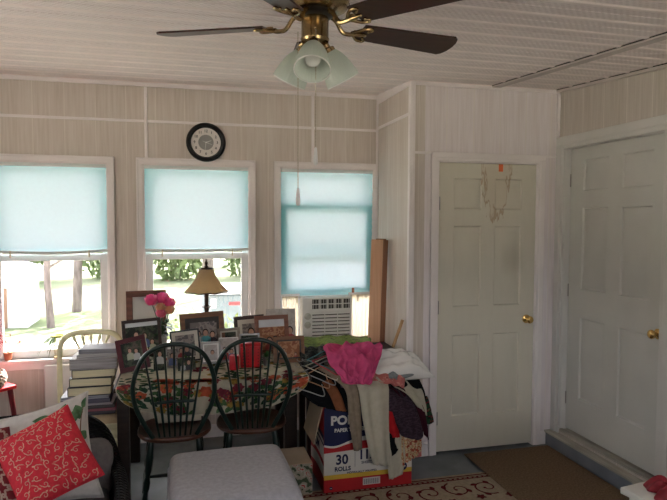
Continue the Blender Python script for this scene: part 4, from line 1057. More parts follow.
# vase of silk flowers
fv = at(163, 330, 'y', 4.06)
vs = thing('flower_vase', 'glass vase of pink and peach flowers before the tall frame', 'vase', (fv.x, 4.06, zt_))
MB().lathe([(.026, 0), (.030, .01), (.026, .06), (.024, .11), (.030, .145), (.028, .145), (.022, .11), (.024, .06), (.026, .012), (.001, .008)], seg=28).build('glass_body', translucent('vase_glass', (.45, .46, .45), (.70, .72, .70), .4, rough_gloss=.05, clear=.45), vs)
PINK = translucent('hot_pink_petal', (.95, .17, .42), (.97, .22, .50), .6); PINK2 = translucent('light_pink_petal', (.90, .26, .38), (.92, .28, .38), .6); PEACH = translucent('peach_petal', (.90, .58, .36), (.92, .58, .36), .6)
PALE = translucent('sunlit_pink_petal', (.92, .34, .50), (.95, .36, .55), .6); PALEP = translucent('sunlit_peach_petal', (.92, .72, .50), (.94, .72, .50), .6)  # paler petals carry the sunlit highlights in their colour
r_ = random.Random(11)
heads = [(151.5, 300.5, .044, PINK, 0), (162.5, 299, .046, PINK, .01), (169.5, 303.5, .040, PINK, 0), (161, 308, .036, PEACH, -.02), (169, 310, .038, PEACH, -.01), (161, 313.5, .034, PINK2, -.035)]
for u_, v_, rr_, pm, dy in heads:
    c = at(u_, v_, 'y', 4.06+dy) - V((fv.x, 4.06, zt_))
    b = MB()
    b.ball(c, rr_*.40, 0, 12)
    for layer, (np_, el, rs_) in enumerate(((6, -.35, 1.0), (6, .15, .98), (5, .6, .90), (4, 1.05, .80))):
        for k in range(np_):
            a = 2*math.pi*(k+.5*layer)/np_ + r_.uniform(-.2, .2); d = V((math.cos(a)*math.cos(el), math.sin(a)*math.cos(el), math.sin(el)))
            sv = V((-math.sin(a), math.cos(a), 0)); nv = d.cross(sv)
            if nv.z < 0: nv = -nv
            def pf(u, v, d=d, sv=sv, nv=nv, rs_=rs_):
                al, be = (u-.5)*1.5*math.sin(math.pi*(.15+.75*v)), (v-.5)*1.5
                q = (d*math.cos(al)*math.cos(be)+sv*math.sin(al)+nv*math.sin(be)).normalized()
                return c+q*rr_*rs_*(.78+.30*v*v+.07*math.sin(u*9+k))
            b.grid(pf, 5, 5, 1 if (layer+k) % 3 == 0 else 0)
    hd = b.build('flower', [pm, {PINK: PALE, PINK2: PALE, PEACH: PALEP}[pm]], vs, sharp=0)
    b = MB(); b.tube(spline([c-V((0, 0, .012)), c*.6+V((0, 0, .04)), (0, 0, .10), (r_.uniform(-.012, .012), r_.uniform(-.012, .012), .02)], 5), .0022, 6); b.build('stem', LEAF2, vs)
b = MB()
for k in range(34):
    a = r_.uniform(0, 6.28); zz = r_.uniform(.14, .22); el = r_.uniform(-.3, .8)
    leafblade(b, (r_.uniform(-.02, .02), r_.uniform(-.02, .02), zz), (math.cos(a)*math.cos(el), math.sin(a)*math.cos(el), math.sin(el)), r_.uniform(.05, .085), .017, .4)
b.build('leaves', LEAF2, vs)

# ------------------------------------------------------------------ window sill of the leftmost window
SILL = W1[2]+.0005
p = at(58, 358, 'y', D-.015)
for u_, lab, hgt, seed in ((58, 'small wire stand with a dish of trailing green leaves on the window sill', .155, 5), (87, 'small wire stand with an empty shallow dish on the sill, behind the yellow chair', .165, 6)):
    q = at(u_, 358, 'y', D-.012); r_ = random.Random(seed)
    t = thing('plant_stand', lab, 'plant stand', (q.x, D-.012, SILL), 0, None)
    OCH = mat('ochre_metal', (.38, .26, .10), rough=.5, var=.2)
    MB().lathe([(.001, 0), (.026, 0), (.027, .010), (.020, .014), (.001, .014)], seg=24).build('base', OCH, t)
    for k in range(6):
        a = 2*math.pi*k/6; MB().tube(spline([(.018*math.cos(a), .018*math.sin(a), .010), (.024*math.cos(a), .024*math.sin(a), hgt*.5), (.034*math.cos(a), .026*math.sin(a), hgt-.004)], 4), .0018, 6).build('wire_leg', OCH, t)
    MB().lathe([(.001, hgt-.010), (.030, hgt-.010), (.044, hgt+.004), (.046, hgt+.008), (.042, hgt+.008), (.030, hgt-.003), (.001, hgt-.003)], seg=28).build('dish', mat('yellow_green_dish' if seed == 5 else 'peach_dish', (.42, .42, .08) if seed == 5 else (.72, .45, .25), rough=.5), t)
    if seed == 5:
        b = MB()
        for k in range(26):
            a = r_.uniform(1.8, 4.6); leafblade(b, (.040*math.cos(a), .036*math.sin(a), hgt), (math.cos(a), math.sin(a)*.5, -.2), r_.uniform(.04, .11), .005, .9)
        b.build('trailing_leaves', LEAF, t)
q = at(8, 352, 'y', D-.01); r_ = random.Random(8)
t = thing('potted_plant', 'spindly plant with small red leaves at the left end of the window sill', 'plant', (q.x, D-.008, SILL))
MB().lathe([(.022, 0), (.028, .05), (.030, .05), (.030, .056), (.026, .056), (.001, .050)], seg=20).build('pot', mat('terracotta', (.40, .15, .08), rough=.8), t)
b = MB(); sb_ = MB()
for k in range(7):
    a = r_.uniform(-.9, 1.2); e = V((math.sin(a)*.11, r_.uniform(-.02, .0), .07+.10*abs(math.cos(a))))
    sb_.tube(spline([(0, 0, .05), e*.5+V((0, 0, .04)), e], 4), .0012, 5)
    for j in range(4):
        d = V((r_.uniform(-1, 1), r_.uniform(-.4, .2), r_.uniform(-.3, 1))); leafblade(b, e*(.6+.1*j)+V((0, 0, .02)), d, .022, .006, .2)
sb_.build('stem', mat('brown_stem', (.12, .05, .03), rough=.7), t); b.build('foliage', mat('red_leaf', (.45, .05, .05), rough=.5, var=.3), t)

# ------------------------------------------------------------------ wicker armchair with pillows
arm = thing('wicker_armchair', 'dark brown wicker armchair with grey cushions in the near corner by the table', 'armchair', (-.80, 2.62, 0), R(8))
HW, HB = .545, .50
def plan(a, off):                       # a = -1 (left arm front) .. 0 (back) .. 1 (right arm front)
    th = R(90)-a*R(128) if abs(a) < .78 else None
    k = max(-.78, min(.78, a)); th = R(90)-k*R(115)
    ex = .55
    x = (HW+off)*math.copysign(abs(math.cos(th))**ex, math.cos(th)); y = (HB+off)*math.copysign(abs(math.sin(th))**ex, math.sin(th))
    if abs(a) > .78: y -= (abs(a)-.78)*2.0
    return x, y
def ztop(a): return .46+.205*max(0, 1-(abs(a)/.62)**3.0) if abs(a) < .62 else .46
prof_ = [(0, .06), (0, .2), (0, .35), (0, -.055), (.012, -.02), (.004, .012), (-.025, .028), (-.046, .014), (-.054, -.02), (-.044, -.055), (-.04, .34), (-.04, .2), (-.04, .06)]
def f(u, v):
    a = 2*u-1; t = v*(len(prof_)-1); i = min(int(t+1e-6), len(prof_)-2); q = t-i
    def pz(k):
        o, z = prof_[k]; zt = ztop(a)
        if 3 <= k <= 9: return o, zt+z
        return o, z
    o0, za = pz(i); o1, zb = pz(i+1); o = o0+(o1-o0)*q; z = za+(zb-za)*q
    x, y = plan(a, o); w_ = .002*math.sin(a*260)*(1 if int(z*70) % 2 else -1)
    return V((x, y, z))
MB().grid(f, 110, 48).build('wicker_shell', WICKER, arm, sharp=0)
for sx_ in (-1, 1):
    for yy in (-.52, .34): MB().tube([(sx_*.48, yy, 0), (sx_*.48, yy, .12)], .022, 10).build('leg', WICKER, arm)
MB().rbox(-.49, .49, -.56, .40, .12, .24, r=.01).build('seat_frame', WICKER, arm)
GCUSH = mat('taupe_grey_cushion', (.185, .165, .160), rough=.9, var=.12, scale=(60, 60, 60), bump=.3, bscale=250, spec=.08)
def cushion(parent, name, x0, x1, y0, y1, z0, z1, r):
    return MB().rbox(x0, x1, y0, y1, z0, z1, r=r, seg=5).build(name, GCUSH, parent)
cushion(arm, 'seat_cushion', -.475, .475, -.58, .40, .245, .40, .05)
bc = MB().rbox(-.47, .498, -.09, .09, -.10, .170, r=.07, seg=6, M=Matrix.Translation((0, .270, .42)) @ Matrix.Rotation(R(-10), 4, 'X')).build('back_cushion', GCUSH, arm)

def pillow(name, label, cn, T, mats, pat=None, pinch=.07, group='pillows on the wicker armchair', noise_=.0, n=36, kind='pillow'):
    TL, TR_, BR_, BL = [V(c) for c in cn]; C = (TL+TR_+BR_+BL)/4
    nrm = (TR_-BL).cross(TL-BR_).normalized()
    if nrm.dot(CAM-C) < 0: nrm = -nrm
    def surf(u, v, side):                      # u, v in -1..1
        uu = u*(1-pinch*(1-v*v)*abs(u)); vv = v*(1-pinch*(1-u*u)*abs(v))
        a, b_ = (uu+1)/2, (vv+1)/2
        p = (BL*(1-a)+BR_*a)*(1-b_)+(TL*(1-a)+TR_*a)*b_
        h = T*(max(0, 1-u**2)*max(0, 1-v**2))**.42
        if noise_: h *= 1+noise_*2*mnoise.noise(V((u*2.2, v*2.2, side*3)))
        h += (noise_*.05+.0035)*mnoise.noise(V((u*4, v*4, 7+side)))*(1-u*u)*(1-v*v)
        return p+nrm*h*side
    t = thing(name, label, kind, C, 0, group)
    b = MB(); b.grid(lambda u, v: surf(2*u-1, 2*v-1, 1), n, n); b.grid(lambda u, v: surf(1-2*u, 2*v-1, -1), n, n)
    bmesh.ops.remove_doubles(b.bm, verts=b.bm.verts[:], dist=1e-5)
    if pat: pat(b, lambda x, y: surf(max(-.98, min(.98, x)), max(-.98, min(.98, y)), 1)+nrm*.0016)
    b.build('cover', mats, t, sharp=0, world=C)
    edge = [surf(2*k/24-1, -1, 1) for k in range(24)]+[surf(1, 2*k/24-1, 1) for k in range(24)]+[surf(1-2*k/24, 1, 1) for k in range(24)]+[surf(-1, 1-2*k/24, 1) for k in range(24)]
    b = MB(); b.tube([e-C for e in edge], .0028, 6, closed=True); b.build('seam_piping', mats[0], t, sharp=0)
    return t
WPIL = mat('off_white_linen', (.60, .57, .53), rough=.9, var=.08, scale=(40, 40, 40), bump=.25, bscale=300, spec=.08)
PGRN = mat('printed_leaf_green', (.10, .20, .09), rough=.9, var=.45, scale=(30, 30, 30)); PBRN = mat('printed_twig_brown', (.20, .11, .07), rough=.9, var=.2)
def leafpat(b, S):
    def leaf(x, y, ang, l, w): 
        pts = leaf2(x, y, ang, l, w)
        mid = [(x+math.cos(ang)*l*k/6, y+math.sin(ang)*l*k/6) for k in range(7)]
        up_ = pts[:7]; lo_ = [pts[0]]+pts[:6:-1]+[pts[6]]
        for A, B in ((up_, mid), (mid, lo_)):
            for k in range(6): b.poly([S(*A[k]), S(*A[k+1]), S(*B[k+1]), S(*B[k])], 1)
    def twig(pts, w): b.ribbon([(p.x, p.y) for p in spline([(x, y, 0) for x, y in pts], 8)], lambda t: w*(1-.6*t), S, 2)
    twig([(.98, -.45), (.86, .10), (.62, .40), (.55, .62), (.42, .70)], .022); twig([(.62, .40), (.40, .55), (.30, .72)], .014); twig([(.86, .10), (.90, .5), (.95, .75)], .014)
    for x, y, a, l, w in ((.42, .64, R(165), .40, .11), (.28, .48, R(200), .46, .12), (.56, .62, R(80), .30, .10), (.70, .42, R(70), .34, .10), (.88, .50, R(105), .32, .10), (.80, .12, R(30), .26, .09), (.92, .70, R(60), .24, .08), (-.2, .3, R(150), .4, .1), (-.6, .0, R(60), .36, .1)): leaf(x, y, a, l, w)
pillow('throw_pillow', 'off white pillow printed with green leaves on twigs, behind the coral pillow', [at(-28, 424, 'y', 2.90), at(88, 391, 'y', 2.90), at(104, 497, 'y', 2.72), at(-14, 522, 'y', 2.72)], .065, [WPIL, PGRN, PBRN], leafpat, pinch=.11)
DRED = mat('dark_red_print', (.20, .02, .025), rough=.85, var=.2, scale=(30, 30, 30)); DCRM = mat('cream_lattice_print', (.48, .36, .29), rough=.9)
def lattice(b, S):
    for i in range(-3, 4):
        for j in range(-3, 4):
            pts = [(i*.32+(.11+.045*math.cos(4*a))*math.cos(a)*1.25, j*.32+(.11+.045*math.cos(4*a))*math.sin(a)*1.25) for a in [2*math.pi*k/28 for k in range(29)]]
            b.ribbon(pts, lambda t: .022, S, 1)
pillow('throw_pillow', 'dark red pillow with a cream lattice print, mostly hidden left of the coral pillow', [at(-85, 436, 'y', 2.74), at(9, 427, 'y', 2.74), at(31, 520, 'y', 2.52), at(-70, 540, 'y', 2.52)], .055, [DRED, DCRM], lattice)
CORAL = mat('coral_pillow_fabric', (.66, .040, .060), rough=.85, var=.12, scale=(60, 60, 60), bump=.2, bscale=300, spec=.1); CCRM = mat('cream_scroll_print', (.66, .36, .27), rough=.9, var=.15, scale=(50, 50, 50))
def scrolls(b, S):
    r_ = random.Random(4)
    for j in range(9):
        for i in range(8):
            x = -.88+i*.245+(.12 if j % 2 else 0); y = -.88+j*.22
            if x > .95: continue
            s = 1 if (i+j) % 2 else -1; a0 = r_.uniform(0, 6.28)
            pts = swirl(x, y, .078, a0, 1.1, s, 18)
            b.ribbon(pts, lambda t: .0115*(1-.45*t), S, 1)
            e = pts[0]; dx, dy = e[0]-x, e[1]-y
            tail = [(e[0]+dx*.5*t - dy*s*(-1.1*t*t), e[1]+dy*.5*t + dx*s*(-1.1*t*t)) for t in [k/8 for k in range(9)]]
            b.ribbon(tail, lambda t: .012*math.sin(math.pi*(.15+.8*t)), S, 1)
            p_ = pts[4]; an = math.atan2(p_[1]-y, p_[0]-x)
            b.poly([S(*w_) for w_ in leaf2(p_[0], p_[1], an+.7*s, .075, .020)], 1)
pillow('throw_pillow', 'coral red pillow with cream scroll pattern, in front on the wicker armchair', [at(-10, 446, 'y', 2.68), at(67.5, 405, 'y', 2.72), at(104.5, 474.5, 'y', 2.58), at(24, 516, 'y', 2.46)], .070, [CORAL, CCRM], scrolls, pinch=.045, n=48)

# ------------------------------------------------------------------ red stool with a woven basket, white panel
REDP = mat('bright_red_paint', (.80, .035, .045), rough=.4, var=.1)
c = at(17, 384.5, 'y', 4.185)
HWR = .185
stl = thing('low_table', 'bright red square low table standing cornerwise under the leftmost window', 'table', (c.x-HWR*1.4142, 4.185, 0), R(45))
zst = c.z
REDP.node_tree.nodes['Principled BSDF'].inputs['Roughness'].default_value = .5
MB().rbox(-HWR, HWR, -HWR, HWR, zst-.026, zst, r=.006).build('tabletop', REDP, stl)
LEGR = mat('dark_red_leg_paint', (.16, .012, .018), rough=.4, var=.1)
for sx_ in (-1, 1):
    for sy_ in (-1, 1): MB().tube([(sx_*(HWR+.015), sy_*(HWR+.015), 0), (sx_*(HWR-.03), sy_*(HWR-.03), zst-.026)], [.011, .017], 10).build('leg', LEGR, stl)
for a_ in (0, 1):
    for s in (-1, 1):
        q = [(-HWR, s*HWR, .2), (HWR, s*HWR, .2)]; q = [(p[1], p[0], p[2]) for p in q] if a_ else q
        MB().tube(q, .009, 8).build('stretcher', LEGR, stl)
BASK = bands('woven_basket_strands', [(0, (.10, .05, .04)), (.42, (.62, .50, .40)), (.52, (.25, .07, .06)), (.58, (.70, .62, .54))], (60, 60, 90), detail=1)
def f(u, v):
    a = 2*math.pi*u; r = .070+.022*math.sin(math.pi*v*.9)+.004*math.sin(a*14+math.floor(v*9)*math.pi); return V((r*math.cos(a), r*math.sin(a), .105*v))
q = at(-9, 386, 'y', 4.15)
b = MB(); b.grid(f, 84, 27, wrap=True); b.lathe([(.001, .002), (.072, .002), (.072, .006), (.001, .006)], seg=28)
tag(b.build('woven_basket', BASK, sharp=0, solid=.004), 'small woven basket in white and brown standing on the red low table', 'basket').location = (q.x, 4.14, zst+.002)
wp = thing('wall_panel_heater', 'flat white panel standing against the wall behind the yellow chair', 'panel', (-.69, 4.40, 0))
MB().rbox(-.265, .265, -.022, .022, .02, .630, r=.012, seg=4).build('panel_body', mat('white_heater_enamel', (.72, .68, .68), rough=.35, var=.04), wp)
for s in (-1, 1): MB().rbox(s*.19-.02, s*.19+.02, -.05, .03, 0, .022, r=.004).build('foot', WHITE2, wp)

# ------------------------------------------------------------------ paper towel carton
cx0, cx1, cy0, cy1, ch = .790, 1.348, 3.335, 3.70, .53
CRED = mat('carton_red_print', (.42, .018, .022), rough=.5, var=.06); CNAVY = mat('carton_navy_print', (.012, .016, .060), rough=.5, var=.1); CWHT = mat('carton_white_print', (.62, .60, .55), rough=.55, var=.05); CYEL = mat('carton_yellow_print', (.62, .40, .05), rough=.5, var=.06)
ctn = thing('paper_towel_carton', 'large red, white and navy paper towel carton heaped with clothes', 'carton', ((cx0+cx1)/2, (cy0+cy1)/2, 0))
wo = ctn.location
b = MB(); t_ = .005; z0c = .0125
b.box(cx0, cx1, cy0, cy0+t_, z0c, ch, 0); b.box(cx0, cx1, cy1-t_, cy1, z0c, ch, 0); b.box(cx0, cx0+t_, cy0+t_, cy1-t_, z0c, ch, 0); b.box(cx1-t_, cx1, cy0+t_, cy1-t_, z0c, ch, 0); b.box(cx0+t_, cx1-t_, cy0+t_, cy1-t_, z0c, z0c+t_, 4)
yf = cy0-.0006
def fr_(x, z): return V((cx0+x, yf, z))
W_ = cx1-cx0
wv = [.305+.035*math.sin(max(0, (x-.12))/.30*math.pi) if x > .12 else .305-.012*math.sin(x/.12*math.pi) for x in [W_*k/28 for k in range(29)]]
for k in range(28):
    xa_, xb_ = W_*k/28, W_*(k+1)/28; a, c = wv[k], wv[k+1]; sl = .035
    w0, w1 = .252+.025*(k/28), .252+.025*((k+1)/28)
    b.poly([fr_(xa_, a), fr_(xb_, c), fr_(xb_, ch-.003), fr_(xa_, ch-.003)], 1)          # navy field
    b.poly([fr_(xa_, a-.012-.02*max(0, math.sin((k-6)/8))), fr_(xb_, c-.012-.02*max(0, math.sin((k-5)/8))), fr_(xb_, c), fr_(xa_, a)], 2)
    b.poly([fr_(xa_, .118), fr_(xb_, .118), fr_(xb_, w1), fr_(xa_, w0)], 2)               # white field
    b.poly([fr_(xa_, .090), fr_(xb_, .090), fr_(xb_, .118), fr_(xa_, .118)], 3)           # yellow line
xs_ = cx0-.0006
def sd(y, z): return V((xs_, cy1-y, z))
for k in range(14):
    ya_, yb2 = .36*k/14, .36*(k+1)/14
    b.poly([sd(ya_, .36), sd(yb2, .36), sd(yb2, ch-.003), sd(ya_, ch-.003)], 0)
    for lo, hi, mi in ((.325, .36, 1), (.305, .325, 2), (.29, .305, 1), (.20, .29, 2), (.10, .17, 2)): b.poly([sd(ya_, lo+.02*math.sin(k/14*3)), sd(yb2, lo+.02*math.sin((k+1)/14*3)), sd(yb2, hi+.02*math.sin((k+1)/14*3)), sd(ya_, hi+.02*math.sin(k/14*3))], mi)
b.build('carton_body', [CRED, CNAVY, CWHT, CYEL, CARD], ctn, world=wo)
b = MB(); b.prism([(0, 0), (.30, 0), (.30, 1), (.0, 1)], 0, .004, 0, lambda x, q_, tt: V((cx0-.0015-tt-.055*q_, cy0+.015+x, ch+.002-.225*q_)))
tag(b.build('flap', CARD, ctn, world=wo), 'plain brown flap folded down outside the carton', None)
def ft(s, u, v, size, mt, bold=0, sx=1, rot=0): 
    p = at(u, v, 'y', yf-.0005); return text(s, size, mt, FACE(p) @ Matrix.Rotation(rot, 4, 'Z'), ctn, 'printed_lettering', world=wo, bold=bold, sx=sx)
ft('POM', 344, 420.5, .074, CWHT, .003, 1.05); ft('PAPER TOWELS', 351, 429.5, .030, CWHT, .0010, .98)
ft('30', 342, 460, .082, CNAVY, .0025, .95); ft('ROLLS', 342.7, 469.0, .036, CNAVY, .0012, .98)
ft('112', 367, 454.5, .080, CNAVY, .0025, .9); ft('SHEETS', 367, 462, .022, CNAVY, .0004); ft('INDIVIDUALLY WRAPPED', 362, 471.3, .0165, CNAVY, .0004)
text('POM', .075, CNAVY, basis((0, -1, 0), (0, 0, 1), (-1, 0, 0), V((xs_-.0006, 3.53, .262))), ctn, 'printed_lettering', world=wo, bold=.002)
b = MB(); p = at(355, 459, 'y', yf); b.box(p.x-.001, p.x+.001, yf-.001, yf, .155, .245)
p = at(371.5, 480.5, 'y', yf); b.box(p.x-.055, p.x+.055, yf-.0008, yf, p.z-.022, p.z+.022, 1)
for k in range(20): x = p.x-.048+k*.0048; b.box(x, x+(.0012 if k % 3 else .0026), yf-.0014, yf-.0008, p.z-.017, p.z+.014, 0)
b.build('barcode_panel', [CNAVY, CWHT], ctn, world=wo)
for u_, v_, r__ in ((403, 466, .026), (331, 488.5, .010)):
    p = at(u_, v_, 'y', yf); b = MB(); b.prism([(p.x+r__*math.cos(a), p.z+r__*math.sin(a)) for a in [2*math.pi*k/28 for k in range(28)]], yf-.0008, yf, 0, lambda x, z, y: V((x, y, z)))
    b.box(p.x-r__*.6, p.x+r__*.6, yf-.0012, yf-.0008, p.z-r__*.15, p.z+r__*.15, 1); b.build('round_badge', [CNAVY, CWHT], ctn, world=wo)

# ------------------------------------------------------------------ heap of clothes
def fab(name, col, var=.15, bump=.25): return mat(name, col, rough=.9, var=var, scale=(35, 35, 35), bump=bump, bscale=220, spec=.06)
FBLACK = fab('black_knit', (.010, .010, .011)); FWHITE = fab('off_white_cotton', (.46, .43, .34), .06); FPLUM = bands('plum_knit', [(0, (.030, .016, .024)), (.5, (.055, .032, .046))], (50, 50, 120)); FMAR = fab('maroon_jersey', (.050, .010, .018)); FRED = fab('red_jersey', (.42, .016, .020))
FKHA = fab('khaki_twill', (.25, .20, .145)); FPINK = fab('pink_fleece', (.58, .085, .215), .12); FSALM = bands('salmon_print', [(0, (.46, .14, .13)), (.52, (.55, .24, .20)), (.6, (.30, .08, .09))], (30, 30, 30)); FGREY = fab('grey_blue_jersey', (.22, .24, .25)); FPURP = fab('purple_knit', (.085, .055, .095), .4)
FFLOR = bands('cream_floral_print', [(0, (.32, .07, .04)), (.43, (.52, .40, .24)), (.54, (.35, .24, .11)), (.60, (.50, .16, .10)), (.65, (.58, .48, .34))], (45, 45, 45), detail=1); FBROWN = fab('rust_brown_suede', (.20, .075, .035)); FGRNF = bands('dark_green_floral', [(0, (.02, .06, .025)), (.5, (.015, .02, .015)), (.58, (.25, .02, .03)), (.64, (.06, .16, .05))], (45, 45, 45), detail=1)
FLIME = bands('lime_leaf_print', [(0, (.03, .04, .02)), (.36, (.15, .22, .05)), (.47, (.19, .27, .065)), (.60, (.04, .06, .02))], (16, 34, 34), detail=2, dist=.8); FDKFL = bands('dark_mottled_print', [(0, (.02, .02, .02)), (.5, (.07, .075, .065)), (.6, (.025, .03, .025))], (30, 30, 30))
GRP = 'clothes heaped on the carton'; FWD = .028
def cloth(name, label, cat, rows, mt, folds=3, amp=.006, seed=0, thick=.006, nu=26, nseg=7, group=GRP, crumple=0):
    Lp = spline([at(r[0][0], r[0][1], 'y', r[0][2]-FWD) for r in rows], nseg); Rp = spline([at(r[1][0], r[1][1], 'y', r[1][2]-FWD) for r in rows], nseg)
    n = len(Lp)-1; C = (Lp[n//2]+Rp[n//2])/2
    def f(u, v):
        i = min(int(v*n+1e-6), n-1); q = v*n-i
        l, r = Lp[i].lerp(Lp[i+1], q), Rp[i].lerp(Rp[i+1], q)
        p = l.lerp(r, u); tl = (Lp[i+1]-Lp[i]+Rp[i+1]-Rp[i]).normalized(); nn = (r-l).cross(tl); nn = nn.normalized() if nn.length > 1e-6 else V((0, -1, 0))
        if nn.dot(CAM-p) < 0: nn = -nn
        d = amp*math.sin(u*math.pi*2*folds+seed+1.3*mnoise.noise(V((v*2.5, seed, u*2)))) + amp*.8*mnoise.noise(V((u*5, v*5, seed*3.1)))
        arch = .010*math.sin(math.pi*u)
        if crumple:
            k = crumple*(1-abs(2*mnoise.noise(V((u*3.6+seed, v*2.6, 1.7)))))+crumple*.6*(1-abs(2*mnoise.noise(V((u*6+seed, v*6, 4.2))))); d += k*min(1, v*4)
        e = V((0, 0, .006*mnoise.noise(V((u*7, seed, 2))))) if v > .9 else V()
        return p + nn*(d+arch) + e
    b = MB(); b.grid(f, nu, max(24, n))
    return tag(b.build(name, mt, world=C, sharp=0, solid=thick), label, cat, group)
# the folded bulk inside the carton, each a folded garment of its own
def folded(label, x0, x1, y0, y1, z0, z1, mt, seed):
    y0 -= .022; y1 -= .022
    def f(u, v):
        a = 2*math.pi*u; ph = math.pi*(v-.5)
        cx_, sx2 = math.copysign(abs(math.cos(a))**.35, math.cos(a)), math.copysign(abs(math.sin(a))**.35, math.sin(a)); cz = math.cos(ph)**.4 if abs(v-.5) < .5 else 0
        p = V(((x0+x1)/2+(x1-x0)/2*cx_*cz, (y0+y1)/2+(y1-y0)/2*sx2*cz, (z0+z1)/2+(z1-z0)/2*math.sin(ph)))
        return p+V((0, 0, .008*mnoise.noise(p*9+V((seed, 0, 0)))))
    C = V(((x0+x1)/2, (y0+y1)/2, z0))
    tag(MB().grid(f, 40, 14, wrap=True).build('folded_garment', mt, world=C, sharp=0), label, 'garment', GRP)
folded('folded black garment deep in the carton under the other clothes', .815, 1.34, 3.375, 3.705, .40, .50, FBLACK, 1)
folded('folded dark mottled garment under the hangers', .82, 1.335, 3.38, 3.70, .50, .575, FDKFL, 2)
folded('folded black sweater on the heap directly beneath the pink fleece', .80, 1.36, 3.40, 3.72, .575, .640, FBLACK, 3)
folded('folded charcoal garment under the white plastic bag', .93, 1.42, 3.44, 3.72, .640, .685, FGREY, 4)

cloth('blouse', 'dark mottled blouse lying at the back left of the heap below the green cloth', 'blouse', [((299, 350, 3.76), (331, 346, 3.80)), ((300, 357, 3.66), (334, 356, 3.66)), ((302, 368, 3.55), (338, 366, 3.56))], FDKFL, 3, .008, 1)
cloth('cardigan', 'black cardigan on a hanger hanging over the near left corner of the carton', 'cardigan', [((300, 366, 3.60), (335, 362, 3.60)), ((297, 378, 3.46), (342, 376, 3.46)), ((300, 391, 3.36), (348, 388, 3.37)), ((309, 400, 3.335), (350, 398, 3.338)), ((318, 406, 3.333), (350, 413, 3.333))], FBLACK, 3, .006, 2)
cloth('scarf', 'rust brown strip of cloth over the black cardigan', 'scarf', [((322, 382, 3.385), (331, 380, 3.390)), ((330, 396, 3.322), (340, 394, 3.325)), ((336, 410, 3.318), (346, 411, 3.318))], FBROWN, 1, .003, 3, nu=12)
cloth('trousers', 'khaki trouser leg hanging down the carton front beside the black cardigan', 'trousers', [((318, 369, 3.50), (334, 366, 3.50)), ((333, 378, 3.38), (350, 376, 3.39)), ((346, 392, 3.325), (358, 390, 3.328)), ((349, 420, 3.322), (361, 420, 3.322)), ((354, 451, 3.320), (362, 449, 3.320))], FKHA, 2, .003, 4, nu=14)
cloth('knitted_top', 'purple speckled knitted top peeking out below the pink fleece', 'top', [((333, 364, 3.48), (352, 362, 3.52)), ((339, 376, 3.40), (358, 376, 3.41)), ((341, 387, 3.345), (361, 393, 3.34))], FPURP, 2, .006, 5)
cloth('shirt', 'long off white shirt sleeve hanging far down the carton front', 'shirt', [((350, 374, 3.46), (388, 374, 3.48)), ((354, 381, 3.38), (388, 383, 3.385)), ((359, 392, 3.320), (389, 392, 3.325)), ((363, 420, 3.312), (389, 420, 3.314)), ((368, 445, 3.310), (389, 446, 3.312)), ((373, 464, 3.308), (390, 466, 3.310))], FWHITE, 2, .006, 6, nseg=9)
cloth('trousers', 'off white trouser leg reaching lowest on the carton, right of the shirt sleeve', 'trousers', [((370, 391, 3.40), (384, 391, 3.40)), ((380, 408, 3.342), (396, 408, 3.345)), ((384, 425, 3.335), (399, 426, 3.338)), ((386, 445, 3.330), (404, 444, 3.334)), ((387, 462, 3.328), (405, 459, 3.330)), ((389, 479, 3.326), (402, 474, 3.328))], FWHITE, 1, .005, 7)
cloth('blouse', 'white blouse sleeve on the right shoulder of the heap above the maroon garment', 'blouse', [((385, 380, 3.50), (412, 378, 3.56)), ((392, 386, 3.42), (421, 390, 3.48)), ((406, 394, 3.37), (425, 404, 3.44)), ((417, 406, 3.365), (426, 416, 3.43))], FWHITE, 2, .005, 8)
cloth('jersey', 'maroon garment draped over the right front of the heap', 'jersey', [((384, 383, 3.47), (406, 386, 3.51)), ((388, 387, 3.39), (418, 396, 3.45)), ((396, 392, 3.340), (424, 412, 3.415)), ((410, 408, 3.335), (427, 428, 3.40)), ((417, 426, 3.335), (428, 440, 3.39))], FMAR, 2, .005, 9)
cloth('cardigan', 'dark plum knitted cardigan hanging over the right part of the carton front', 'cardigan', [((385, 385, 3.42), (402, 390, 3.43)), ((387, 396, 3.335), (414, 404, 3.335)), ((389, 412, 3.318), (421, 424, 3.325)), ((396, 428, 3.318), (423, 436, 3.322)), ((402, 436, 3.320), (418, 440, 3.322))], FPLUM, 3, .006, 10)
cloth('jersey', 'bright red garment showing between the shirt sleeve and the plum cardigan', 'jersey', [((386, 410, 3.330), (394, 412, 3.330)), ((387, 424, 3.322), (398, 428, 3.322)), ((391, 437, 3.320), (400, 437, 3.320))], FRED, 1, .004, 11, nu=12)
cloth('skirt', 'narrow black cloth edge below the red garment', 'skirt', [((386, 420, 3.340), (396, 428, 3.340)), ((388, 440, 3.326), (397, 440, 3.328)), ((390, 457, 3.322), (398, 450, 3.324))], FBLACK, 1, .003, 12, nu=10)
cloth('dress', 'cream and red floral dress hem hanging below the plum cardigan', 'dress', [((400, 428, 3.340), (422, 424, 3.350)), ((401, 444, 3.336), (421, 438, 3.345)), ((401, 455, 3.334), (421, 449, 3.345)), ((402, 465, 3.332), (419, 453, 3.345))], FFLOR, 5, .008, 13)
cloth('jersey', 'salmon pink cloth tip below the floral dress at the carton corner', 'jersey', [((414, 440, 3.355), (421, 440, 3.36)), ((415, 457, 3.352), (421, 456, 3.357))], FSALM, 1, .002, 14, nu=8)
cloth('skirt', 'black cloth layer under the salmon print, falling over the right side of the heap', 'skirt', [((357, 376, 3.48), (416, 372, 3.60)), ((362, 382, 3.41), (420, 382, 3.53)), ((372, 388, 3.365), (424, 392, 3.48)), ((408, 393, 3.40), (427, 410, 3.46))], FBLACK, 2, .005, 15)
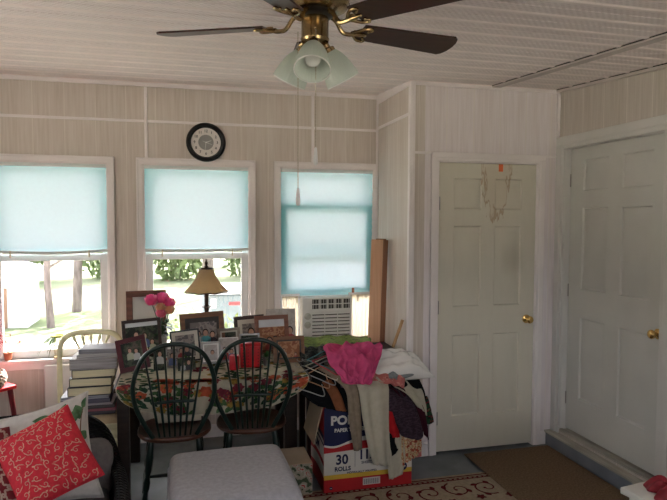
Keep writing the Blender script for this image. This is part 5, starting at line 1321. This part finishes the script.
cloth('dress', 'dark green floral cloth corner hanging at the far right of the heap', 'dress', [((421, 396, 3.47), (427, 396, 3.49)), ((423, 410, 3.455), (431, 410, 3.47)), ((422, 425, 3.45), (434, 422, 3.46))], FGRNF, 1, .006, 16, nu=12)
cloth('blouse', 'salmon print blouse squeezed between the white plastic bag and the black cloth', 'blouse', [((358, 371, 3.47), (404, 372, 3.52)), ((364, 377, 3.40), (405, 379, 3.44)), ((374, 383, 3.365), (404, 388, 3.40))], FSALM, 3, .005, 17)
cloth('jersey', 'small grey blue cloth fold under the white plastic bag', 'jersey', [((386, 370, 3.475), (398, 370, 3.48)), ((389, 379, 3.405), (398, 380, 3.415))], FGREY, 1, .003, 18, nu=10)
cloth('fleece', 'crumpled bright pink fleece on top of the heap', 'fleece', [((336, 347, 3.66), (374, 346, 3.66)), ((324, 352, 3.58), (380, 349, 3.58)), ((324, 358, 3.50), (381, 356, 3.51)), ((330, 368, 3.415), (377, 366, 3.43)), ((338, 379, 3.365), (371, 380, 3.365)), ((345, 384, 3.352), (366, 385, 3.356))], FPINK, 3, .006, 19, nu=84, nseg=22, crumple=.040)
PLAS = mat('white_plastic_film', (.84, .83, .80), rough=.22, var=.03, bump=.5, bscale=28, spec=.5)
pillow('plastic_bag', 'stuffed white plastic bag lying right of the pink fleece on the heap', [at(378, 349.5, 'y', 3.62), at(410, 352, 'y', 3.66), at(435, 377, 'y', 3.47), at(372, 379, 'y', 3.40)], .068, [PLAS], None, pinch=.03, group=GRP, noise_=.25, kind='plastic bag')
cloth('leaf_print_cloth', 'lime green leaf print cloth on the small table under the air conditioner', 'cloth', [((303, 338, 4.24), (368, 336.5, 4.24)), ((302, 342, 4.10), (371, 339.5, 4.10)), ((305, 347, 3.97), (370, 344, 3.97)), ((318, 351.5, 3.86), (367, 348, 3.86)), ((326, 357, 3.77), (362, 353, 3.77))], FLIME, 3, .006, 20, group='cloths')
def hanger(label, col, n_, a_, b_, hk):
    P = [at(q[0]-2, q[1]-3, 'y', q[2]-.075) for q in (n_, a_, b_)]; mt = mat('hanger_plastic_' + col[0], col[1], rough=.35, var=.08)
    Np, A, B = P; C = Np.copy(); mid = (A+B)/2; out = (Np-mid).normalized(); side = (A-B).normalized()
    t = thing('clothes_hanger', label, 'hanger', C, 0, 'hangers sticking out of the heap')
    b = MB(); b.tube([p-C for p in spline([Np, Np.lerp(A, .5)+out*.004, A, A.lerp(B, .5), B, Np.lerp(B, .5)+out*.004, Np], 6)], .0033, 8); b.build('bar', mt, t)
    pts = [Np+out*.0, Np+out*.022, Np+out*.034+side*.014, Np+out*.050+side*.016, Np+out*.062+side*.002, Np+out*.056-side*.012]
    MB().tube([p-C for p in spline(pts, 5)], .0022, 8).build('hook', STEEL if col[0] != 'white' else mt, t)
hanger('white hanger poking out lowest at the left end of the heap', ('white', (.36, .36, .35)), (299, 391, 3.385), (326, 399, 3.345), (322, 378, 3.52), 0)
hanger('tan wooden hanger above the white one at the left of the heap', ('tan', (.42, .22, .12)), (301, 381, 3.44), (331, 391, 3.365), (326, 369, 3.56), 0)
hanger('grey hanger in the middle of the hangers at the left of the heap', ('grey', (.30, .31, .32)), (304, 375, 3.49), (337, 388, 3.375), (330, 364, 3.62), 0)
hanger('red hanger high on the heap left of the pink fleece', ('red', (.42, .03, .05)), (314, 364, 3.56), (340, 378, 3.42), (334, 357, 3.68), 0)
hanger('teal hanger with a steel hook at the back left of the heap', ('teal', (.05, .22, .25)), (309, 363, 3.60), (338, 373, 3.47), (328, 354, 3.70), 0)
hanger('pale beige hanger between the red and the tan hangers', ('beige', (.52, .46, .36)), (307, 369, 3.53), (339, 383, 3.40), (331, 360, 3.65), 0)

# ------------------------------------------------------------------ the yard beyond the windows
GZ = -.40
LAWN = mat('sun_paled_lawn', (.68, .62, .52), rough=1, scale=(.9, .9, .9), col2=(.58, .56, .42), spec=.05)  # near lawn colour paled for sun glare and warm bounce
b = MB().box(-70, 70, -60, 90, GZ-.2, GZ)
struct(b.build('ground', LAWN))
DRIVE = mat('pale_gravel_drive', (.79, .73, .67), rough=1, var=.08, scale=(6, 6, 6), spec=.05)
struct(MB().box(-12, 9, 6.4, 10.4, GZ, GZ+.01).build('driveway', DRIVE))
struct(MB().box(-60, 60, 10.4, 80, GZ, GZ+.008).build('lawn', mat('tree_shaded_lawn', (.27, .29, .19), rough=1, scale=(.5, .5, .5), col2=(.17, .21, .11), spec=.05)))  # tree shade put into the darker colour of the far lawn
BARK = mat('grey_brown_bark', (.19, .155, .145), rough=.95, var=.4, scale=(14, 14, 3))
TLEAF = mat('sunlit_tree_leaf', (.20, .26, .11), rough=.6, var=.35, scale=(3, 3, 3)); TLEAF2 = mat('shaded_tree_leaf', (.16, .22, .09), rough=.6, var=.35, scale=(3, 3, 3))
def leaves(b, c, rad, n, s, r_):
    for k in range(n):
        d = V((r_.gauss(0, 1), r_.gauss(0, 1), r_.gauss(0, 1))).normalized()*r_.random()**.4
        p = V(c)+V((d.x*rad[0], d.y*rad[1], d.z*rad[2])); q = Euler((r_.uniform(0, 6.3), r_.uniform(0, 6.3), r_.uniform(0, 6.3))).to_matrix()
        ss = s*r_.uniform(.6, 1.3)
        b.poly([p+q@V(w_) for w_ in ((-ss, 0, 0), (0, -ss*.45, ss*.1), (ss, 0, 0), (0, ss*.45, ss*.1))])
def tree(label, base, h, tr, crown, branches, seed, lm=TLEAF, n=2600):
    r_ = random.Random(seed); t = thing('tree', label, 'tree', base, 0, 'yard trees')
    b = MB(); sp_ = spline([(0, 0, 0), (r_.uniform(-.06, .06), 0, h*.3), (r_.uniform(-.15, .15), 0, h*.6), (r_.uniform(-.2, .2), 0, h)], 6)
    b.tube(sp_, [tr*(1.25-.75*k/(len(sp_)-1)) for k in range(len(sp_))], 12)
    for z, dx, dy, dz in branches: b.tube(spline([(0, 0, z), (dx*.4, dy*.4, z+dz*.35), (dx, dy, z+dz)], 5), [tr*.45*(1-.07*k) for k in range(11)], 8)
    b.build('trunk', BARK, t)
    b = MB()
    for c, rad in crown: leaves(b, c, rad, n//len(crown), .11, r_)
    b.build('crown', lm, t, sharp=0)
tb = at(51, 328, 'z', GZ)
tree('slim forked tree nearest the leftmost window, with a branch rising to the right', tb, 4.2, .058, [((0, -.3, 3.8), (.9, 1.0, .8)), ((.55, .1, 2.75), (.4, .4, .3))], [(1.15, .75, .1, .55), (1.9, -.7, .2, .8)], 1)
tb = at(77, 312, 'z', GZ)
tree('second tree in the yard, right of the slim forked tree', tb, 4.6, .085, [((.5, .6, 3.9), (1.0, 1.0, 1.0)), ((.5, .2, 1.7), (.55, .5, .6))], [(1.4, .5, .1, .5), (2.2, .7, .2, .9)], 2)
tree('tree with a drooping crown seen through the middle window', V((.6, 15.5, GZ)), 4.8, .13, [((0, 0, 3.2), (1.9, 1.4, 1.3)), ((-.6, -.3, 2.0), (.7, .6, .6))], [(1.6, .6, .1, .7)], 3)
tree('added leafy tree out of view, shading the middle and the air conditioner windows', V((2.88, 7.9, GZ)), 5.2, .12, [((0, 0, 5.0), (1.0, 1.2, .95))], [(3.2, .5, .2, .9), (3.4, -.6, .1, .8)], 4, TLEAF2, 7000)  # unseen tree added so its crown keeps sun off two windows
def bush(label, c, rad, seed, n=1500, lm=TLEAF2, s=.10):
    r_ = random.Random(seed); t = thing('bush', label, 'bush', (c[0], c[1], GZ), 0, 'yard bushes')
    b = MB(); leaves(b, (0, 0, rad[2]*.9), rad, n, s, r_); b.build('foliage', lm, t, sharp=0)
    b = MB()
    for k in range(5): a = 2*math.pi*k/5; b.tube([(0, 0, 0), (math.cos(a)*rad[0]*.5, math.sin(a)*rad[1]*.5, rad[2])], [.03, .012], 6)
    b.build('stem', BARK, t)
i = 0
for x, y, rx, rz, lab in ((-8.2, 20, 2.0, 1.9, 'broad green bush at the far left edge of the yard'), (-5.4, 21, 1.9, 2.3, 'tall green bush behind the white shed'), (-2.6, 21.5, 2.0, 2.5, 'tall green bush behind the slim forked tree'), (-.2, 20.5, 1.7, 2.2, 'green bush between the two left windows'), (2.2, 21, 1.9, 2.4, 'tall green bush left of the table lamp, in the middle window'), (4.9, 22, 2.0, 2.1, 'green bush behind the pale far house'), (1.15, 11.3, .62, .62, 'small round bush directly behind the blue grey bin'), (8.0, 21, 2.3, 2.6, 'green bush at the far right edge of the yard')):
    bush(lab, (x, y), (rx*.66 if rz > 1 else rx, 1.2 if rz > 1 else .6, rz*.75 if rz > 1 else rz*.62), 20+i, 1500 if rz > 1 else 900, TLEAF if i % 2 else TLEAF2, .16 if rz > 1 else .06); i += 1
pb = at(229, 352, 'y', 5.25)
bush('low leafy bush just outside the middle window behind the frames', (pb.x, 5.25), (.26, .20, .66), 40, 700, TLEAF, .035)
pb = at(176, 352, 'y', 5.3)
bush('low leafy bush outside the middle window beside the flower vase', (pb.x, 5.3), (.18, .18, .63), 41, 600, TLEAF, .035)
SHED = mat('white_shed_siding', (.80, .80, .79), rough=.6, var=.05, scale=(1, 1, 14)); SROOF = mat('pale_shed_roof', (.66, .66, .66), rough=.6)
def house(name, label, cat, x0, x1, y0, y1, h, rh, door):
    C = V(((x0+x1)/2, (y0+y1)/2, GZ)); t = thing(name, label, cat, C); w, dd = (x1-x0)/2, (y1-y0)/2
    MB().box(-w, w, -dd, dd, 0, h).build('wall', SHED, t)
    b = MB().prism([(-w-.15, h), (w+.15, h), (0, h+rh)], -dd-.15, dd+.15, 0, lambda x, z, y: V((x, y, z))); b.build('roof', SROOF, t)
    MB().box(*door, -dd-.03, -dd, 0, h*.72).build('door', mat('brown_shed_door', (.25, .15, .10), rough=.6), t)
    MB().box(-w*.8, -w*.45, -dd-.03, -dd, h*.45, h*.8).build('window', mat('dark_shed_window', (.08, .09, .10), rough=.1), t)
house('garden_shed', 'white garden shed seen at the left of the leftmost window', 'shed', -4.8, -2.86, 12.0, 12.9, 1.05, .38, (.25, .62))
house('house', 'pale neighbouring house far behind the blue grey bin', 'house', 2.6, 6.2, 25.5, 29, 2.2, 1.0, (-.4, .2))
BIN = mat('blue_grey_bin_plastic', (.16, .20, .23), rough=.5, var=.08)
bl0, br0 = at(207, 300, 'y', 7), at(246, 300, 'y', 7)
bn = thing('storage_bin', 'blue grey outdoor storage bin with a pale lid beyond the middle window', 'storage bin', ((bl0.x+br0.x)/2, 7.35, GZ))
w = (br0.x-bl0.x)/2+.06
MB().rbox(-w, w, -.35, .35, 0, 1.16, r=.03).build('body', BIN, bn)
def f(u, v):
    a = 2*math.pi*u; cx_, s_ = math.copysign(abs(math.cos(a))**.4, math.cos(a)), math.copysign(abs(math.sin(a))**.4, math.sin(a)); r = 1-.9*v**3
    return V(((w+.03)*cx_*r, .38*s_*r, 1.16+.09*v**.6))
MB().grid(f, 40, 10, wrap=True).build('lid', mat('pale_bin_lid', (.42, .44, .47), rough=.45), bn, sharp=0)
p = at(234.5, 303.5, 'y', 7)
MB().box(p.x-.065-bn.location.x, p.x+.065-bn.location.x, -.356, -.35, p.z-GZ-.018, p.z-GZ+.018).build('red_label', mat('red_label_print', (.62, .06, .07), rough=.5), bn)
p = at(213.5, 303.5, 'y', 7)
MB().box(p.x-.03-bn.location.x, p.x+.03-bn.location.x, -.356, -.35, p.z-GZ-.055, p.z-GZ+.055).build('white_label', PAPER, bn)

# unseen eave added to keep direct sun off the upper window shades
b = MB().box(-5, 4.5, D+.12, D+1.15, 2.60, 2.66); b.box(-5, 4.5, D+1.12, D+1.16, 2.56, 2.72)
struct(b.build('added_sun_eave', WHITE2))

# ------------------------------------------------------------------ light: daylight only
w = bpy.data.worlds.new('sky'); scn.world = w; w.use_nodes = True; nt = w.node_tree
bg = nt.nodes['Background']; sk = N(nt, 'ShaderNodeTexSky', sky_type='NISHITA')
sk.sun_disc = False; sk.sun_elevation = R(52); sk.sun_rotation = R(-20); sk.altitude = 50; sk.air_density = 1.3; sk.dust_density = 3.0; sk.ozone_density = 1.0
hs = N(nt, 'ShaderNodeHueSaturation'); hs.inputs['Saturation'].default_value = .35; wm = N(nt, 'ShaderNodeMixRGB', blend_type='MULTIPLY'); wm.inputs[0].default_value = 1; wm.inputs[2].default_value = (.985, .95, .985, 1)
L(nt, sk.outputs[0], hs.inputs['Color']); L(nt, hs.outputs[0], wm.inputs[1]); L(nt, wm.outputs[0], bg.inputs['Color']); bg.inputs['Strength'].default_value = .30
sun = bpy.data.lights.new('sun', 'SUN'); so = bpy.data.objects.new('sun', sun); COL.objects.link(so)
sun.energy = 7.0; sun.angle = R(.6); sun.color = (1, .94, .89)
sdir = V((.50, .72, .80)).normalized()                     # towards the sun
so.rotation_euler = sdir.to_track_quat('Z', 'Y').to_euler(); so.location = (-3, 12, 10)
def portal(loc, rot, sx_, sz_):
    l = bpy.data.lights.new('window_portal', 'AREA'); l.shape = 'RECTANGLE'; l.size = sx_; l.size_y = sz_; l.cycles.is_portal = True
    o = bpy.data.objects.new('window_portal', l); COL.objects.link(o); o.location = loc; o.rotation_euler = rot
for h in (W1, W2, W3): portal(((h[0]+h[1])/2, D+.16, (h[2]+h[3])/2), (R(-90), 0, 0), h[1]-h[0], h[3]-h[2])
for u0, u1, z0, z1 in ((1.1, 2.3, .95, 1.90), (2.6, 3.4, 1.05, 1.80)): portal((XL-.14, (u0+u1)/2, (z0+z1)/2), (R(90), 0, R(-90)), u1-u0, z1-z0)
portal((-1.5, YF-.14, 1.70), (R(90), 0, 0), 1.2, .9); portal((1.525, YF-.14, 1.655), (R(90), 0, 0), 2.05, 1.07)

vs_ = scn.view_settings
scn.display_settings.display_device = 'sRGB'
vs_.view_transform = 'Standard'; vs_.look = 'None'; vs_.gamma = 1; vs_.use_curve_mapping = False
vs_.exposure = 2.22
